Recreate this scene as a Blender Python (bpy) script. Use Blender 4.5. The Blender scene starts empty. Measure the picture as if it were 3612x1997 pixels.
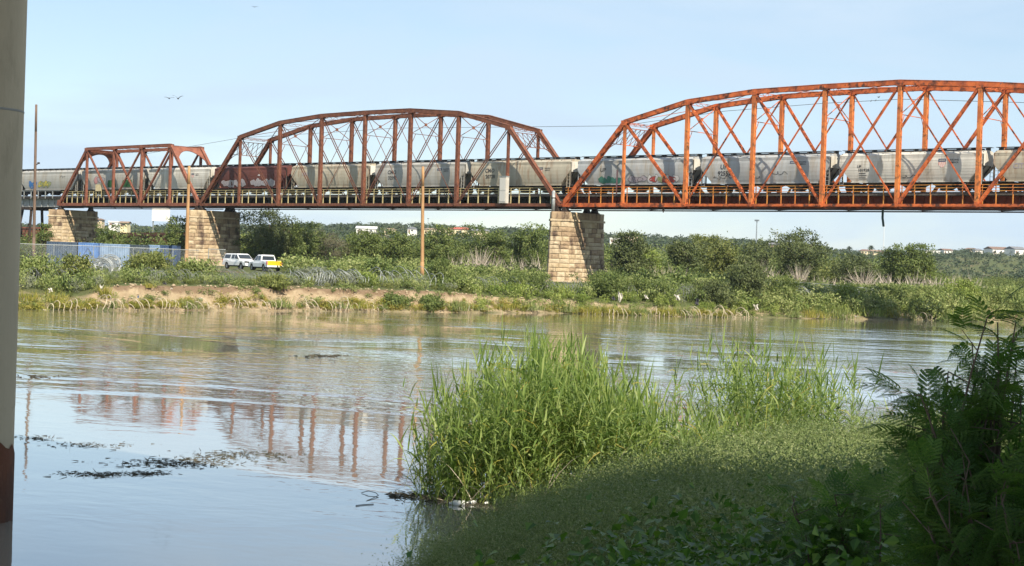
import bpy, math, random
import numpy as np
from mathutils import Vector, Matrix

# ------------------------------------------------------------------ camera
W, H, F = 3612.0, 1997.0, 6000.0
CAM = np.array([133.6, -163.38, 4.5])
YAW, PITCH, ROLL = math.radians(40.925), math.radians(-0.535), math.radians(1.876)
ZB = 12.41                                   # height of the bridge's bottom pins over the water
FW = np.array([-math.sin(YAW) * math.cos(PITCH), math.cos(YAW) * math.cos(PITCH), math.sin(PITCH)])
RT = np.array([math.cos(YAW), math.sin(YAW), 0.0])
UP = np.cross(RT, FW)
RT2 = RT * math.cos(ROLL) + UP * math.sin(ROLL)
UP2 = -RT * math.sin(ROLL) + UP * math.cos(ROLL)
FH = np.array([-math.sin(YAW), math.cos(YAW), 0.0])    # horizontal forward
sc = bpy.context.scene
COL = sc.collection
cam_data = bpy.data.cameras.new('camera')
cam_data.sensor_width = 36.0
cam_data.lens = F / W * 36.0
cam_data.clip_start, cam_data.clip_end = 0.1, 20000
cam = bpy.data.objects.new('camera', cam_data)
M4 = Matrix.Identity(4)
for i in range(3):
    M4[i][0], M4[i][1], M4[i][2], M4[i][3] = RT2[i], UP2[i], -FW[i], CAM[i]
cam.matrix_world = M4
COL.objects.link(cam)
sc.camera = cam

# ------------------------------------------------------------------ light
SUN = np.array([2.5, -1.0, 2.25])
SUN = SUN / np.linalg.norm(SUN)
elev = math.asin(SUN[2])
world = bpy.data.worlds.new('World')
sc.world = world
world.use_nodes = True
wn, wl = world.node_tree.nodes, world.node_tree.links
bg = wn['Background']
sky = wn.new('ShaderNodeTexSky')
sky.sky_type = 'NISHITA'
sky.sun_disc = False
sky.sun_elevation = elev
sky.sun_rotation = math.atan2(SUN[0], SUN[1])
sky.air_density, sky.dust_density, sky.ozone_density = 1.0, 0.1, 2.0
# thin high cloud, spread evenly over the whole dome
tc = wn.new('ShaderNodeTexCoord')
mp = wn.new('ShaderNodeMapping')
mp.inputs['Scale'].default_value = (1.0, 1.0, 4.5)
nz = wn.new('ShaderNodeTexNoise')
nz.inputs['Scale'].default_value = 3.0
nz.inputs['Detail'].default_value = 6.0
nz.inputs['Roughness'].default_value = 0.52
nz.inputs['Distortion'].default_value = 0.5
rp = wn.new('ShaderNodeValToRGB')
rp.color_ramp.elements[0].position, rp.color_ramp.elements[0].color = 0.40, (0.36, 0.36, 0.36, 1)
rp.color_ramp.elements[1].position, rp.color_ramp.elements[1].color = 0.58, (0.95, 0.95, 0.95, 1)
mx = wn.new('ShaderNodeMix')
mx.data_type = 'RGBA'
mx.inputs['B'].default_value = (5.0, 6.25, 7.55, 1)
wl.new(tc.outputs['Generated'], mp.inputs['Vector'])
wl.new(mp.outputs['Vector'], nz.inputs['Vector'])
wl.new(nz.outputs['Fac'], rp.inputs['Fac'])
wl.new(rp.outputs['Color'], mx.inputs['Factor'])
wl.new(sky.outputs['Color'], mx.inputs['A'])
wl.new(mx.outputs['Result'], bg.inputs['Color'])
bg.inputs['Strength'].default_value = 0.083
sd = bpy.data.lights.new('sun', 'SUN')
sd.energy = 5.0
sd.angle = math.radians(0.53)
sd.color = (1.0, 0.90, 0.74)
so = bpy.data.objects.new('sun', sd)
so.rotation_euler = Vector(SUN).to_track_quat('Z', 'Y').to_euler()
so.location = (0, 0, 80)
COL.objects.link(so)
sc.view_settings.view_transform = 'Standard'
sc.view_settings.look = 'None'
sc.view_settings.exposure = 0.68
sc.view_settings.gamma = 1.0
sc.view_settings.use_curve_mapping = False
sc.render.engine = 'CYCLES'
sc.cycles.use_denoising = True
sc.cycles.max_bounces = 6
sc.cycles.transparent_max_bounces = 6
sc.cycles.caustics_reflective = False
sc.cycles.caustics_refractive = False
sc.cycles.sample_clamp_indirect = 4.0

# ------------------------------------------------------------------ helpers
rng = np.random.default_rng(7)
random.seed(7)


def ray(px, py):
    d = FW + RT2 * ((px - W / 2) / F) + UP2 * ((H / 2 - py) / F)
    return d


def at(px, py, depth):
    """point on the pixel's ray at this horizontal depth in front of the camera"""
    d = ray(px, py)
    return CAM + d * (depth / d.dot(FH))


def onz(px, py, z):
    d = ray(px, py)
    return CAM + d * ((z - CAM[2]) / d[2])


def pix(p):
    d = np.asarray(p, float) - CAM
    z = d.dot(FW)
    return W / 2 + F * d.dot(RT2) / z, H / 2 - F * d.dot(UP2) / z


def yh(px):
    return 943.0 + 0.03275 * (px - 1806)


def lat_dep(x, y):
    dx, dy = x - CAM[0], y - CAM[1]
    return dx * RT[0] + dy * RT[1], dx * FH[0] + dy * FH[1]


def from_ld(l, d):
    return CAM[0] + RT[0] * l + FH[0] * d, CAM[1] + RT[1] * l + FH[1] * d


def wave(x, y, s, seed=0):
    r = np.random.default_rng(seed)
    o = 0
    for k in range(7):
        a, ph = r.uniform(0, 6.28), r.uniform(0, 6.28)
        f = s * (0.6 + 0.5 * k)
        o = o + np.sin((x * np.cos(a) + y * np.sin(a)) * f + ph) / (1 + 0.45 * k)
    return o / 3.2


def sstep(a, b, x):
    t = np.clip((x - a) / (b - a), 0, 1)
    return t * t * (3 - 2 * t)


class MB:
    def __init__(s):
        s.v, s.f, s.m = [], [], []

    def quad(s, a, b, c, d, m=0):
        i = len(s.v)
        s.v += [tuple(a), tuple(b), tuple(c), tuple(d)]
        s.f.append((i, i + 1, i + 2, i + 3))
        s.m.append(m)

    def poly(s, pts, m=0):
        i = len(s.v)
        s.v += [tuple(p) for p in pts]
        s.f.append(tuple(range(i, i + len(pts))))
        s.m.append(m)

    def hexa(s, p, m=0):
        i = len(s.v)
        s.v += [tuple(q) for q in p]
        for f in ((0, 3, 2, 1), (4, 5, 6, 7), (0, 1, 5, 4), (1, 2, 6, 5), (2, 3, 7, 6), (3, 0, 4, 7)):
            s.f.append(tuple(i + k for k in f))
            s.m.append(m)

    def box(s, x0, x1, y0, y1, z0, z1, m=0):
        s.hexa([(x0, y0, z0), (x1, y0, z0), (x1, y1, z0), (x0, y1, z0),
                (x0, y0, z1), (x1, y0, z1), (x1, y1, z1), (x0, y1, z1)], m)

    def beam(s, p0, p1, w, h, oc=0.0, ob=0.0, ref=(0, 1, 0), m=0):
        """bar from p0 to p1, w across along ref, h across in the other direction"""
        p0, p1 = np.array(p0, float), np.array(p1, float)
        a = p1 - p0
        a = a / np.linalg.norm(a)
        c = np.array(ref, float)
        c = c - a * c.dot(a)
        if np.linalg.norm(c) < 1e-4:
            c = np.array((0, 0, 1.0)) - a * a[2]
        c /= np.linalg.norm(c)
        b = np.cross(a, c)
        q = []
        for p in (p0, p1):
            for sc_, sb in ((-1, -1), (1, -1), (1, 1), (-1, 1)):
                q.append(p + c * (oc + sc_ * w / 2) + b * (ob + sb * h / 2))
        s.hexa(q, m)

    def tube(s, p0, p1, r0, r1=None, n=8, cap=True, m=0):
        r1 = r0 if r1 is None else r1
        p0, p1 = np.array(p0, float), np.array(p1, float)
        a = p1 - p0
        a = a / max(np.linalg.norm(a), 1e-9)
        c = np.cross(a, (0, 0, 1.0) if abs(a[2]) < 0.9 else (1.0, 0, 0))
        c /= np.linalg.norm(c)
        b = np.cross(a, c)
        i = len(s.v)
        for p, r in ((p0, r0), (p1, r1)):
            for k in range(n):
                t = 2 * math.pi * k / n
                s.v.append(tuple(p + (c * math.cos(t) + b * math.sin(t)) * r))
        for k in range(n):
            s.f.append((i + k, i + (k + 1) % n, i + n + (k + 1) % n, i + n + k))
            s.m.append(m)
        if cap:
            s.f.append(tuple(i + n + k for k in range(n)))
            s.f.append(tuple(i + n - 1 - k for k in range(n)))
            s.m += [m, m]

    def path(s, pts, r, n=5):
        for a, b in zip(pts[:-1], pts[1:]):
            s.tube(a, b, r, r, n, cap=False)

    def lathe(s, prof, n=20, axis='z', c=(0, 0, 0)):
        i = len(s.v)
        for r, z in prof:
            for k in range(n):
                t = 2 * math.pi * k / n
                if axis == 'z':
                    s.v.append((c[0] + r * math.cos(t), c[1] + r * math.sin(t), c[2] + z))
                else:
                    s.v.append((c[0] + r * math.cos(t), c[1] + z, c[2] + r * math.sin(t)))
        for j in range(len(prof) - 1):
            for k in range(n):
                s.f.append((i + j * n + k, i + j * n + (k + 1) % n, i + (j + 1) * n + (k + 1) % n, i + (j + 1) * n + k))
                s.m.append(0)

    def mesh(s, name, mats, smooth=False):
        me = bpy.data.meshes.new(name)
        me.from_pydata(s.v, [], s.f)
        for mt in (mats if isinstance(mats, (list, tuple)) else [mats]):
            me.materials.append(mt)
        if isinstance(mats, (list, tuple)):
            me.polygons.foreach_set('material_index', s.m)
        if smooth:
            me.polygons.foreach_set('use_smooth', [True] * len(me.polygons))
        me.update()
        return me

    def build(s, name, mats, parent=None, smooth=False):
        return link(name, s.mesh(name, mats, smooth), parent)


def link(name, me, parent=None, loc=None):
    o = bpy.data.objects.new(name, me)
    COL.objects.link(o)
    if parent is not None:
        o.parent = parent
    if loc is not None:
        o.location = loc
    return o


def tag(o, label=None, cat=None, group=None, kind=None):
    if label:
        o['label'] = label
    if cat:
        o['category'] = cat
    if group:
        o['group'] = group
    if kind:
        o['kind'] = kind
    return o


def thing(name, label, cat, loc=(0, 0, 0), rz=0.0, group=None):
    o = bpy.data.objects.new(name, None)
    o.empty_display_size = 0.3
    COL.objects.link(o)
    o.location = tuple(loc)
    o.rotation_euler = (0, 0, rz)
    return tag(o, label, cat, group)


def qmesh(name, v, f, mat, rnd=None, smooth=False):
    """mesh from numpy arrays of verts (n,3) and quads (m,4)"""
    me = bpy.data.meshes.new(name)
    v = np.asarray(v, np.float32)
    f = np.asarray(f, np.int32)
    me.vertices.add(len(v))
    me.vertices.foreach_set('co', v.ravel())
    me.loops.add(f.size)
    me.loops.foreach_set('vertex_index', f.ravel())
    me.polygons.add(len(f))
    me.polygons.foreach_set('loop_start', np.arange(0, f.size, 4, dtype=np.int32))
    me.polygons.foreach_set('loop_total', np.full(len(f), 4, np.int32))
    if smooth:
        me.polygons.foreach_set('use_smooth', np.ones(len(f), bool))
    me.materials.append(mat)
    if rnd is not None:
        at_ = me.attributes.new('rnd', 'FLOAT', 'FACE')
        at_.data.foreach_set('value', np.asarray(rnd, np.float32))
    me.update(calc_edges=True)
    return me


# ------------------------------------------------------------------ materials
def new_mat(name):
    m = bpy.data.materials.new(name)
    m.use_nodes = True
    nt = m.node_tree
    return m, nt, nt.nodes, nt.links, nt.nodes['Principled BSDF']


def mat(name, c1, c2=None, scale=3.0, rough=0.75, lo=0.42, hi=0.6, c3=None, scale3=12.0, lo3=0.55, hi3=0.65,
        bump=0.0, bscale=20.0, metal=0.0, stretch=(1, 1, 1), spec=0.3, coord='Object', detail=6.0):
    m, nt, n, l, p = new_mat(name)
    p.inputs['Roughness'].default_value = rough
    p.inputs['Metallic'].default_value = metal
    p.inputs['Specular IOR Level'].default_value = spec
    p.inputs['Base Color'].default_value = (*c1, 1)
    t = n.new('ShaderNodeTexCoord')
    mpn = n.new('ShaderNodeMapping')
    mpn.inputs['Scale'].default_value = stretch
    if coord == 'World':
        l.new(n.new('ShaderNodeNewGeometry').outputs['Position'], mpn.inputs['Vector'])
    else:
        l.new(t.outputs[coord], mpn.inputs['Vector'])
    out = None

    def layer(base, col, s, a, b, off):
        z = n.new('ShaderNodeTexNoise')
        z.inputs['Scale'].default_value = s
        z.inputs['Detail'].default_value = detail
        z.inputs['Roughness'].default_value = 0.62
        ad = n.new('ShaderNodeVectorMath')
        ad.inputs[1].default_value = (off, off * 1.7, off * .3)
        l.new(mpn.outputs['Vector'], ad.inputs[0])
        l.new(ad.outputs[0], z.inputs['Vector'])
        r = n.new('ShaderNodeMapRange')
        r.inputs['From Min'].default_value = a
        r.inputs['From Max'].default_value = b
        l.new(z.outputs['Fac'], r.inputs['Value'])
        x = n.new('ShaderNodeMix')
        x.data_type = 'RGBA'
        l.new(r.outputs['Result'], x.inputs['Factor'])
        if isinstance(base, tuple):
            x.inputs['A'].default_value = (*base, 1)
        else:
            l.new(base, x.inputs['A'])
        x.inputs['B'].default_value = (*col, 1)
        return x.outputs['Result']
    if c2:
        out = layer(c1, c2, scale, lo, hi, 0.0)
    if c3:
        out = layer(out if out is not None else c1, c3, scale3, lo3, hi3, 5.3)
    if out is not None:
        l.new(out, p.inputs['Base Color'])
    if bump:
        z = n.new('ShaderNodeTexNoise')
        z.inputs['Scale'].default_value = bscale
        z.inputs['Detail'].default_value = 5.0
        l.new(mpn.outputs['Vector'], z.inputs['Vector'])
        bm = n.new('ShaderNodeBump')
        bm.inputs['Strength'].default_value = bump
        bm.inputs['Distance'].default_value = 0.1
        l.new(z.outputs['Fac'], bm.inputs['Height'])
        l.new(bm.outputs['Normal'], p.inputs['Normal'])
    return m


def leafmat(name, cols, transl=0.35, rough=0.6, spec=0.25):
    """leaf: colour picked per leaf from cols, partly translucent"""
    m, nt, n, l, p = new_mat(name)
    a = n.new('ShaderNodeAttribute')
    a.attribute_name = 'rnd'
    r = n.new('ShaderNodeValToRGB')
    e = r.color_ramp.elements
    while len(e) < len(cols):
        e.new(0.5)
    for i, c in enumerate(cols):
        e[i].position = i / (len(cols) - 1)
        e[i].color = (*c, 1)
    l.new(a.outputs['Fac'], r.inputs['Fac'])
    l.new(r.outputs['Color'], p.inputs['Base Color'])
    p.inputs['Roughness'].default_value = rough
    p.inputs['Specular IOR Level'].default_value = spec
    tr = n.new('ShaderNodeBsdfTranslucent')
    hs = n.new('ShaderNodeHueSaturation')
    hs.inputs['Saturation'].default_value = 1.15
    hs.inputs['Value'].default_value = 1.25
    l.new(r.outputs['Color'], hs.inputs['Color'])
    l.new(hs.outputs['Color'], tr.inputs['Color'])
    ms = n.new('ShaderNodeMixShader')
    ms.inputs['Fac'].default_value = transl
    l.new(p.outputs['BSDF'], ms.inputs[1])
    l.new(tr.outputs['BSDF'], ms.inputs[2])
    l.new(ms.outputs['Shader'], n['Material Output'].inputs['Surface'])
    return m


MT = {}
MT['orange'] = mat('orange_paint', (.60, .145, .04), (.32, .075, .028), .8, .6, .42, .62, (.07, .03, .02), 1.3, .50, .64, bump=.15)
MT['orange_lite'] = mat('orange_post_paint', (.62, .20, .055), (.42, .12, .038), .8, .6, .4, .62, (.12, .065, .03), 1.5, .53, .66, bump=.1)
MT['rust'] = mat('rusty_steel', (.195, .075, .042), (.115, .044, .028), 1.4, .75, .4, .62, (.36, .15, .075), 4.0, .60, .70, bump=.15)
MT['rust_l'] = mat('rusty_red_steel', (.25, .095, .058), (.17, .062, .04), 1.5, .75, .4, .62, (.38, .18, .1), 4.0, .62, .72, bump=.12)
MT['rust_d'] = mat('dark_steel', (.030, .022, .018), (.055, .034, .024), 2.0, .8)
MT['brown_web'] = mat('brown_stringer', (.20, .05, .025), (.13, .035, .02), 1.2, .8)
MT['dark_web'] = mat('dark_green_stringer', (.022, .028, .024), (.04, .042, .034), 1.5, .8)
MT['yellow'] = mat('yellow_paint', (.52, .45, .24), (.40, .31, .15), 3.0, .6, .45, .65, (.25, .12, .05), 9., .62, .7)
MT['yellow_o'] = mat('orange_yellow_paint', (.58, .28, .06), (.52, .16, .04), 1.2, .6, .4, .6, (.25, .09, .03), 9., .62, .7)
MT['tie'] = mat('timber_ties', (.030, .026, .022), (.055, .045, .036), 4.0, .9)
MT['walk'] = mat('walkway_grating', (.10, .085, .07), (.06, .05, .04), 4.0, .8)
MT['rail'] = mat('rail_steel', (.16, .13, .11), (.10, .07, .05), 5.0, .4, metal=.6)
MT['stone'] = mat('limestone', (.41, .31, .19), (.50, .40, .265), 1.6, .9, .4, .62, (.12, .08, .055), .9, .50, .70, bump=.6, bscale=7.0, stretch=(1, 1, .45), coord='World')
MT['stone2'] = mat('limestone_pale', (.51, .415, .285), (.42, .33, .22), 1.4, .9, .4, .62, (.15, .105, .07), .9, .52, .72, bump=.6, bscale=7.0, stretch=(1, 1, .45), coord='World')
MT['stone3'] = mat('limestone_stained', (.29, .205, .13), (.38, .28, .175), 1.2, .9, .4, .62, (.09, .06, .045), .9, .46, .66, bump=.6, bscale=7.0, stretch=(1, 1, .45), coord='World')
MT['mortar'] = mat('pier_mortar', (.20, .15, .10), (.13, .09, .06), 2.0, .95)
MT['concrete'] = mat('pillar_concrete', (.54, .44, .305), (.46, .375, .26), .7, .85, .35, .65, (.33, .265, .18), 1.6, .54, .78, bump=.12, bscale=25., stretch=(1, 1, .35))
MT['deckconc'] = mat('deck_concrete', (.36, .34, .30), (.28, .265, .235), .5, .9)
MT['rustbase'] = mat('rusty_casing', (.16, .06, .032), (.085, .042, .028), 1.6, .8, .38, .6, (.25, .12, .07), 3.0, .58, .7, bump=.2, stretch=(1, 1, .5))
MT['poleW'] = mat('weathered_pole', (.42, .25, .12), (.30, .17, .08), 1.5, .85, stretch=(3, 3, .4))
MT['poleB'] = mat('brown_pole', (.17, .115, .085), (.11, .075, .055), 1.5, .85, stretch=(3, 3, .4))
MT['galv'] = mat('galvanised', (.34, .36, .36), (.25, .27, .27), 4., .5, metal=.3)
MT['galv_dull'] = mat('dull_wire', (.20, .215, .21), (.14, .15, .145), 3., .6)
MT['straw_wire'] = mat('silted_wire', (.52, .45, .33), (.36, .30, .21), 3., .9)
MT['whitep'] = mat('white_paint', (.78, .78, .76), (.70, .69, .66), 1.5, .55)
MT['cloth'] = mat('pale_cloth', (.56, .53, .48), (.38, .35, .30), 4., .95)
MT['cloth_b'] = mat('blue_cloth', (.16, .22, .34), (.10, .13, .2), 4., .95)
MT['cloth_d'] = mat('dark_cloth', (.035, .035, .045), (.06, .06, .07), 4., .95)
MT['black'] = mat('black_rubber', (.018, .018, .018), (.03, .03, .028), 6., .85)
MT['glass'] = mat('dark_glass', (.02, .025, .03), rough=.08, spec=.6)
MT['carw'] = mat('white_car_paint', (.80, .80, .80), rough=.25, spec=.5)
MT['chev_y'] = mat('yellow_reflective', (.85, .55, .02), rough=.4)
MT['chev_o'] = mat('orange_reflective', (.75, .16, .015), rough=.4)
MT['red_l'] = mat('red_lens', (.45, .02, .015), rough=.25)
MT['rim'] = mat('wheel_rim', (.35, .35, .36), rough=.35, metal=.6)
MT['ink'] = mat('black_lettering', (.045, .045, .05), rough=.7)
MT['logo_b'] = mat('logo_blue', (.05, .07, .13), rough=.7)
MT['logo_r'] = mat('logo_red', (.55, .22, .18), rough=.7)
MT['logo_w'] = mat('logo_white', (.65, .63, .6), rough=.7)
for k, c in dict(red=(.42, .07, .06), green=(.045, .16, .085), teal=(.06, .19, .15), pur=(.12, .11, .24), blk=(.05, .05, .055), wht=(.55, .54, .53),
                 yel=(.50, .42, .08), blu=(.05, .17, .42), olive=(.30, .32, .15), grn2=(.035, .13, .045), grey=(.34, .31, .34), pink=(.48, .25, .25)).items():
    MT['g_' + k] = mat('paint_' + k, c, rough=.7)


def carmat(name, c, dirt=(.30, .25, .18), s=.35):
    return mat(name, c, tuple(x * .72 for x in c), .45, .65, .35, .7, dirt, s * 2.6, .50, .74, stretch=(1.6, 1, .22), coord='World')


MT['car_grey'] = carmat('car_grey', (.43, .42, .39))
MT['car_cool'] = carmat('car_cool_grey', (.42, .435, .44))
MT['car_tan'] = carmat('car_tan', (.46, .42, .33), (.25, .14, .08), .6)
MT['car_white'] = carmat('car_white', (.60, .585, .53))
MT['car_red'] = carmat('car_red', (.13, .045, .036), (.08, .036, .03))
MT['car_under'] = mat('car_under', (.055, .05, .044), (.10, .09, .075), 1.6, .85)
MT['car_top'] = mat('running_board', (.05, .052, .055), (.08, .08, .08), 2., .8)
MT['iron'] = mat('bogie_iron', (.035, .03, .027), (.07, .055, .045), 3., .85)

# ------------------------------------------------------------------ water
SHX = np.array([-1500, -400, 70, 400, 800, 1200, 1500, 2000, 2400, 2800, 3200, 3612, 4300, 5400])
SHD = np.array([118, 124, 131, 136, 145, 153, 160, 172, 174, 182, 193, 201, 214, 236])


def shore(t):
    px = W / 2 + F * t
    return np.interp(px, SHX, SHD)


def water_material():
    m, nt, n, l, p = new_mat('river_water')
    g = n.new('ShaderNodeNewGeometry')
    mpn = n.new('ShaderNodeMapping')
    mpn.inputs['Rotation'].default_value = (0, 0, -YAW)
    mpn.inputs['Scale'].default_value = (.62, 1.0, 1)
    l.new(g.outputs['Position'], mpn.inputs['Vector'])

    def noise(s, d, off=0.0, dist=0.0):
        z = n.new('ShaderNodeTexNoise')
        z.inputs['Scale'].default_value = s
        z.inputs['Detail'].default_value = d
        z.inputs['Distortion'].default_value = dist
        ad = n.new('ShaderNodeVectorMath')
        ad.inputs[1].default_value = (off, off * .6, 0)
        l.new(mpn.outputs['Vector'], ad.inputs[0])
        l.new(ad.outputs[0], z.inputs['Vector'])
        return z.outputs['Fac']

    def mrange(v, a, b, c, d):
        r = n.new('ShaderNodeMapRange')
        for k, x in zip(('From Min', 'From Max', 'To Min', 'To Max'), (a, b, c, d)):
            r.inputs[k].default_value = x
        l.new(v, r.inputs['Value'])
        return r.outputs['Result']

    def math_(op, a, b):
        q = n.new('ShaderNodeMath')
        q.operation = op
        for i, x in enumerate((a, b)):
            if isinstance(x, (int, float)):
                q.inputs[i].default_value = x
            else:
                l.new(x, q.inputs[i])
        return q.outputs[0]
    patch = mrange(noise(.055, 3, 3.1, .8), .42, .60, .12, 1.0)
    # the eddy behind the near point is calm: a calm pool around the pillar's foot
    ds = n.new('ShaderNodeVectorMath')
    ds.operation = 'DISTANCE'
    l.new(g.outputs['Position'], ds.inputs[0])
    ds.inputs[1].default_value = (*onz(700, 2050, 0)[:2], 0)
    calm = mrange(ds.outputs['Value'], 4.0, 30.0, .12, 1.0)
    amp = math_('MULTIPLY', patch, calm)
    h = math_('ADD', math_('MULTIPLY', noise(1.1, 2, 0, .4), 1.0), math_('MULTIPLY', noise(3.6, 2, 9, .3), .30))
    h = math_('ADD', h, math_('MULTIPLY', noise(.30, 2, 5, .6), 1.3))
    hh = math_('MULTIPLY', h, amp)
    bm = n.new('ShaderNodeBump')
    bm.inputs['Strength'].default_value = 1.0
    bm.inputs['Distance'].default_value = .052
    l.new(hh, bm.inputs['Height'])
    l.new(bm.outputs['Normal'], p.inputs['Normal'])
    p.inputs['Base Color'].default_value = (.25, .235, .195, 1)
    p.inputs['Roughness'].default_value = .035
    p.inputs['IOR'].default_value = 1.34
    p.inputs['Coat Weight'].default_value = .75
    p.inputs['Coat IOR'].default_value = 1.34
    p.inputs['Coat Roughness'].default_value = .03
    l.new(bm.outputs['Normal'], p.inputs['Coat Normal'])
    return m


wmb = MB()
ts = np.linspace(-1.6, 1.6, 9)
a0, b0 = from_ld(-900, -200)
a1, b1 = from_ld(900, -200)
a2, b2 = from_ld(900, 420)
a3, b3 = from_ld(-900, 420)
wmb.quad((a0, b0, 0), (a1, b1, 0), (a2, b2, 0), (a3, b3, 0))
tag(wmb.build('river', water_material()), 'brown green river reflecting sky and bridge', kind='structure')

# ------------------------------------------------------------------ far bank, plain and hills: one sheet to the horizon
HX = np.array([-2000, 0, 500, 1000, 1500, 2200, 2600, 2850, 3050, 3400, 3612, 5000])
HZ = np.array([18, 19, 22, 25.5, 28.0, 27.5, 27.0, 24.5, 22.0, 24.5, 25, 24])


def cliffness(px):
    return np.interp(px, [0, 300, 420, 1500, 1750, 2050, 2600], [.2, .45, 1, 1, .7, .45, .15])


def far_z(x, y):
    l, d = lat_dep(np.asarray(x, float), np.asarray(y, float))
    t = l / np.maximum(d, 1)
    px = W / 2 + F * t
    e = d - shore(t)
    c = cliffness(px)
    j = wave(x, y, .55, 3) * .75 + wave(x, y, 1.7, 13) * .45 + wave(x, y, .16, 17) * .6
    cl = np.interp(e + j * .8, [-8, -1, 0, .9, 1.7, 2.3, 4, 30, 55, 110, 300], [-2, -.35, 0, .35, 1.0, 1.95, 2.15, 2.75, 3.1, 3.3, 3.4])
    sl = np.interp(e + j, [-8, -1, 0, 2, 6, 14, 30, 55, 110, 300], [-2, -.35, 0, .35, 1.15, 2.05, 2.7, 3.1, 3.3, 3.4])
    z = cl * c + sl * (1 - c)
    z = z + np.where(e > 3, .12 * wave(x, y, .25, 5), 0)
    hill = np.interp(px, HX, HZ) - 3.4
    z = z + hill * sstep(520, 1250, d + 90 * wave(x, y, .006, 8)) * (1 + .10 * wave(x, y, .012, 9) * sstep(500, 900, d))
    z = z - 24 * sstep(2200, 9000, d)
    return z


e_rows = np.concatenate([np.array([-8, -3, -1, -.4, 0, .35, .7, 1.05, 1.4, 1.75, 2.1, 2.5, 3, 4, 6, 8, 11, 15, 20, 26, 33, 42, 55, 75, 100, 140, 200, 280]),
                         np.linspace(340, 1500, 60), np.array([1700, 2000, 2600, 3500, 5000, 9000])])
t_cols = np.linspace(-.62, .62, 560)
TT, EE = np.meshgrid(t_cols, e_rows)
DD = shore(TT) + EE
XX, YY = from_ld(TT * DD, DD)
ZZ = far_z(XX, YY)
nr, nc = TT.shape
idx = np.arange(nr * nc).reshape(nr, nc)
fq = np.stack([idx[:-1, :-1], idx[:-1, 1:], idx[1:, 1:], idx[1:, :-1]], -1).reshape(-1, 4)


def ground_material():
    m, nt, n, l, p = new_mat('bank_soil_and_grass')
    g = n.new('ShaderNodeNewGeometry')

    def noise(s, d=6, rgh=.6):
        z = n.new('ShaderNodeTexNoise')
        z.inputs['Scale'].default_value = s
        z.inputs['Detail'].default_value = d
        z.inputs['Roughness'].default_value = rgh
        l.new(g.outputs['Position'], z.inputs['Vector'])
        return z.outputs['Fac']

    def mr(v, a, b):
        r = n.new('ShaderNodeMapRange')
        r.inputs['From Min'].default_value = a
        r.inputs['From Max'].default_value = b
        l.new(v, r.inputs['Value'])
        return r.outputs['Result']

    def mixc(f, a, b):
        x = n.new('ShaderNodeMix')
        x.data_type = 'RGBA'
        l.new(f, x.inputs['Factor'])
        for k, c in (('A', a), ('B', b)):
            if isinstance(c, tuple):
                x.inputs[k].default_value = (*c, 1)
            else:
                l.new(c, x.inputs[k])
        return x.outputs['Result']
    ps = n.new('ShaderNodeSeparateXYZ')
    l.new(g.outputs['Position'], ps.inputs[0])
    za = n.new('ShaderNodeMath')
    za.operation = 'MULTIPLY_ADD'
    l.new(noise(.5), za.inputs[0])
    za.inputs[1].default_value = 2.2
    l.new(ps.outputs['Z'], za.inputs[2])
    soil = mixc(mr(noise(.8), .4, .62), (.44, .345, .225), (.34, .255, .16))      # pale silt
    soil = mixc(mr(za.outputs[0], 2.45, 2.85), soil, (.215, .15, .095))            # brown topsoil layer
    soil = mixc(mr(noise(3.5), .58, .7), soil, (.25, .17, .11))
    grass = mixc(mr(noise(.35), .4, .6), (.085, .11, .04), (.12, .13, .055))
    sx = n.new('ShaderNodeSeparateXYZ')
    l.new(g.outputs['Normal'], sx.inputs[0])
    flat = mr(sx.outputs['Z'], .86, .97)
    mu = n.new('ShaderNodeMath')
    mu.operation = 'MULTIPLY'
    l.new(flat, mu.inputs[0])
    l.new(mr(noise(.12), .34, .46), mu.inputs[1])
    col = mixc(mu.outputs[0], soil, grass)
    l.new(col, p.inputs['Base Color'])
    p.inputs['Roughness'].default_value = .95
    p.inputs['Specular IOR Level'].default_value = .1
    bm = n.new('ShaderNodeBump')
    bm.inputs['Strength'].default_value = .9
    bm.inputs['Distance'].default_value = .5
    l.new(noise(1.5, 8, .7), bm.inputs['Height'])
    l.new(bm.outputs['Normal'], p.inputs['Normal'])
    return m


MT['ground'] = ground_material()
tag(link('far_bank_terrain', qmesh('far_bank_terrain', np.stack([XX, YY, ZZ], -1).reshape(-1, 3), fq, MT['ground'], smooth=True)),
    'eroded tan river bank and plain rising to low hills', kind='structure')


def gz(x, y):
    return float(far_z(x, y))


# ------------------------------------------------------------------ near bank
NB = [(-30, -40), (-10, -12), (-5, 3), (-1.9, 14), (-1.75, 22.5), (-1.5, 28), (-.5, 31.6), (-1.2, 32.6), (-2.5, 33.4), (-.6, 37.4), (3.0, 41), (7.5, 46), (12.5, 49.5), (22, 52), (60, 58), (60, -40)]
_nb = np.array(NB, float)


def nb_dist(l, d):
    """distance inside (+) or outside (-) the near bank's shoreline"""
    l = np.asarray(l, float)
    d = np.asarray(d, float)
    best = np.full(l.shape, 1e9)
    ins = np.zeros(l.shape, bool)
    n = len(_nb)
    for i in range(n):
        a, b = _nb[i], _nb[(i + 1) % n]
        ab = b - a
        t = np.clip(((l - a[0]) * ab[0] + (d - a[1]) * ab[1]) / ab.dot(ab), 0, 1)
        if i < n - 3:
            best = np.minimum(best, np.hypot(l - a[0] - t * ab[0], d - a[1] - t * ab[1]))
        c = ((a[1] > d) != (b[1] > d)) & (l < (b[0] - a[0]) * (d - a[1]) / (b[1] - a[1] + 1e-12) + a[0])
        ins ^= c
    return np.where(ins, best, -best)


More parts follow.
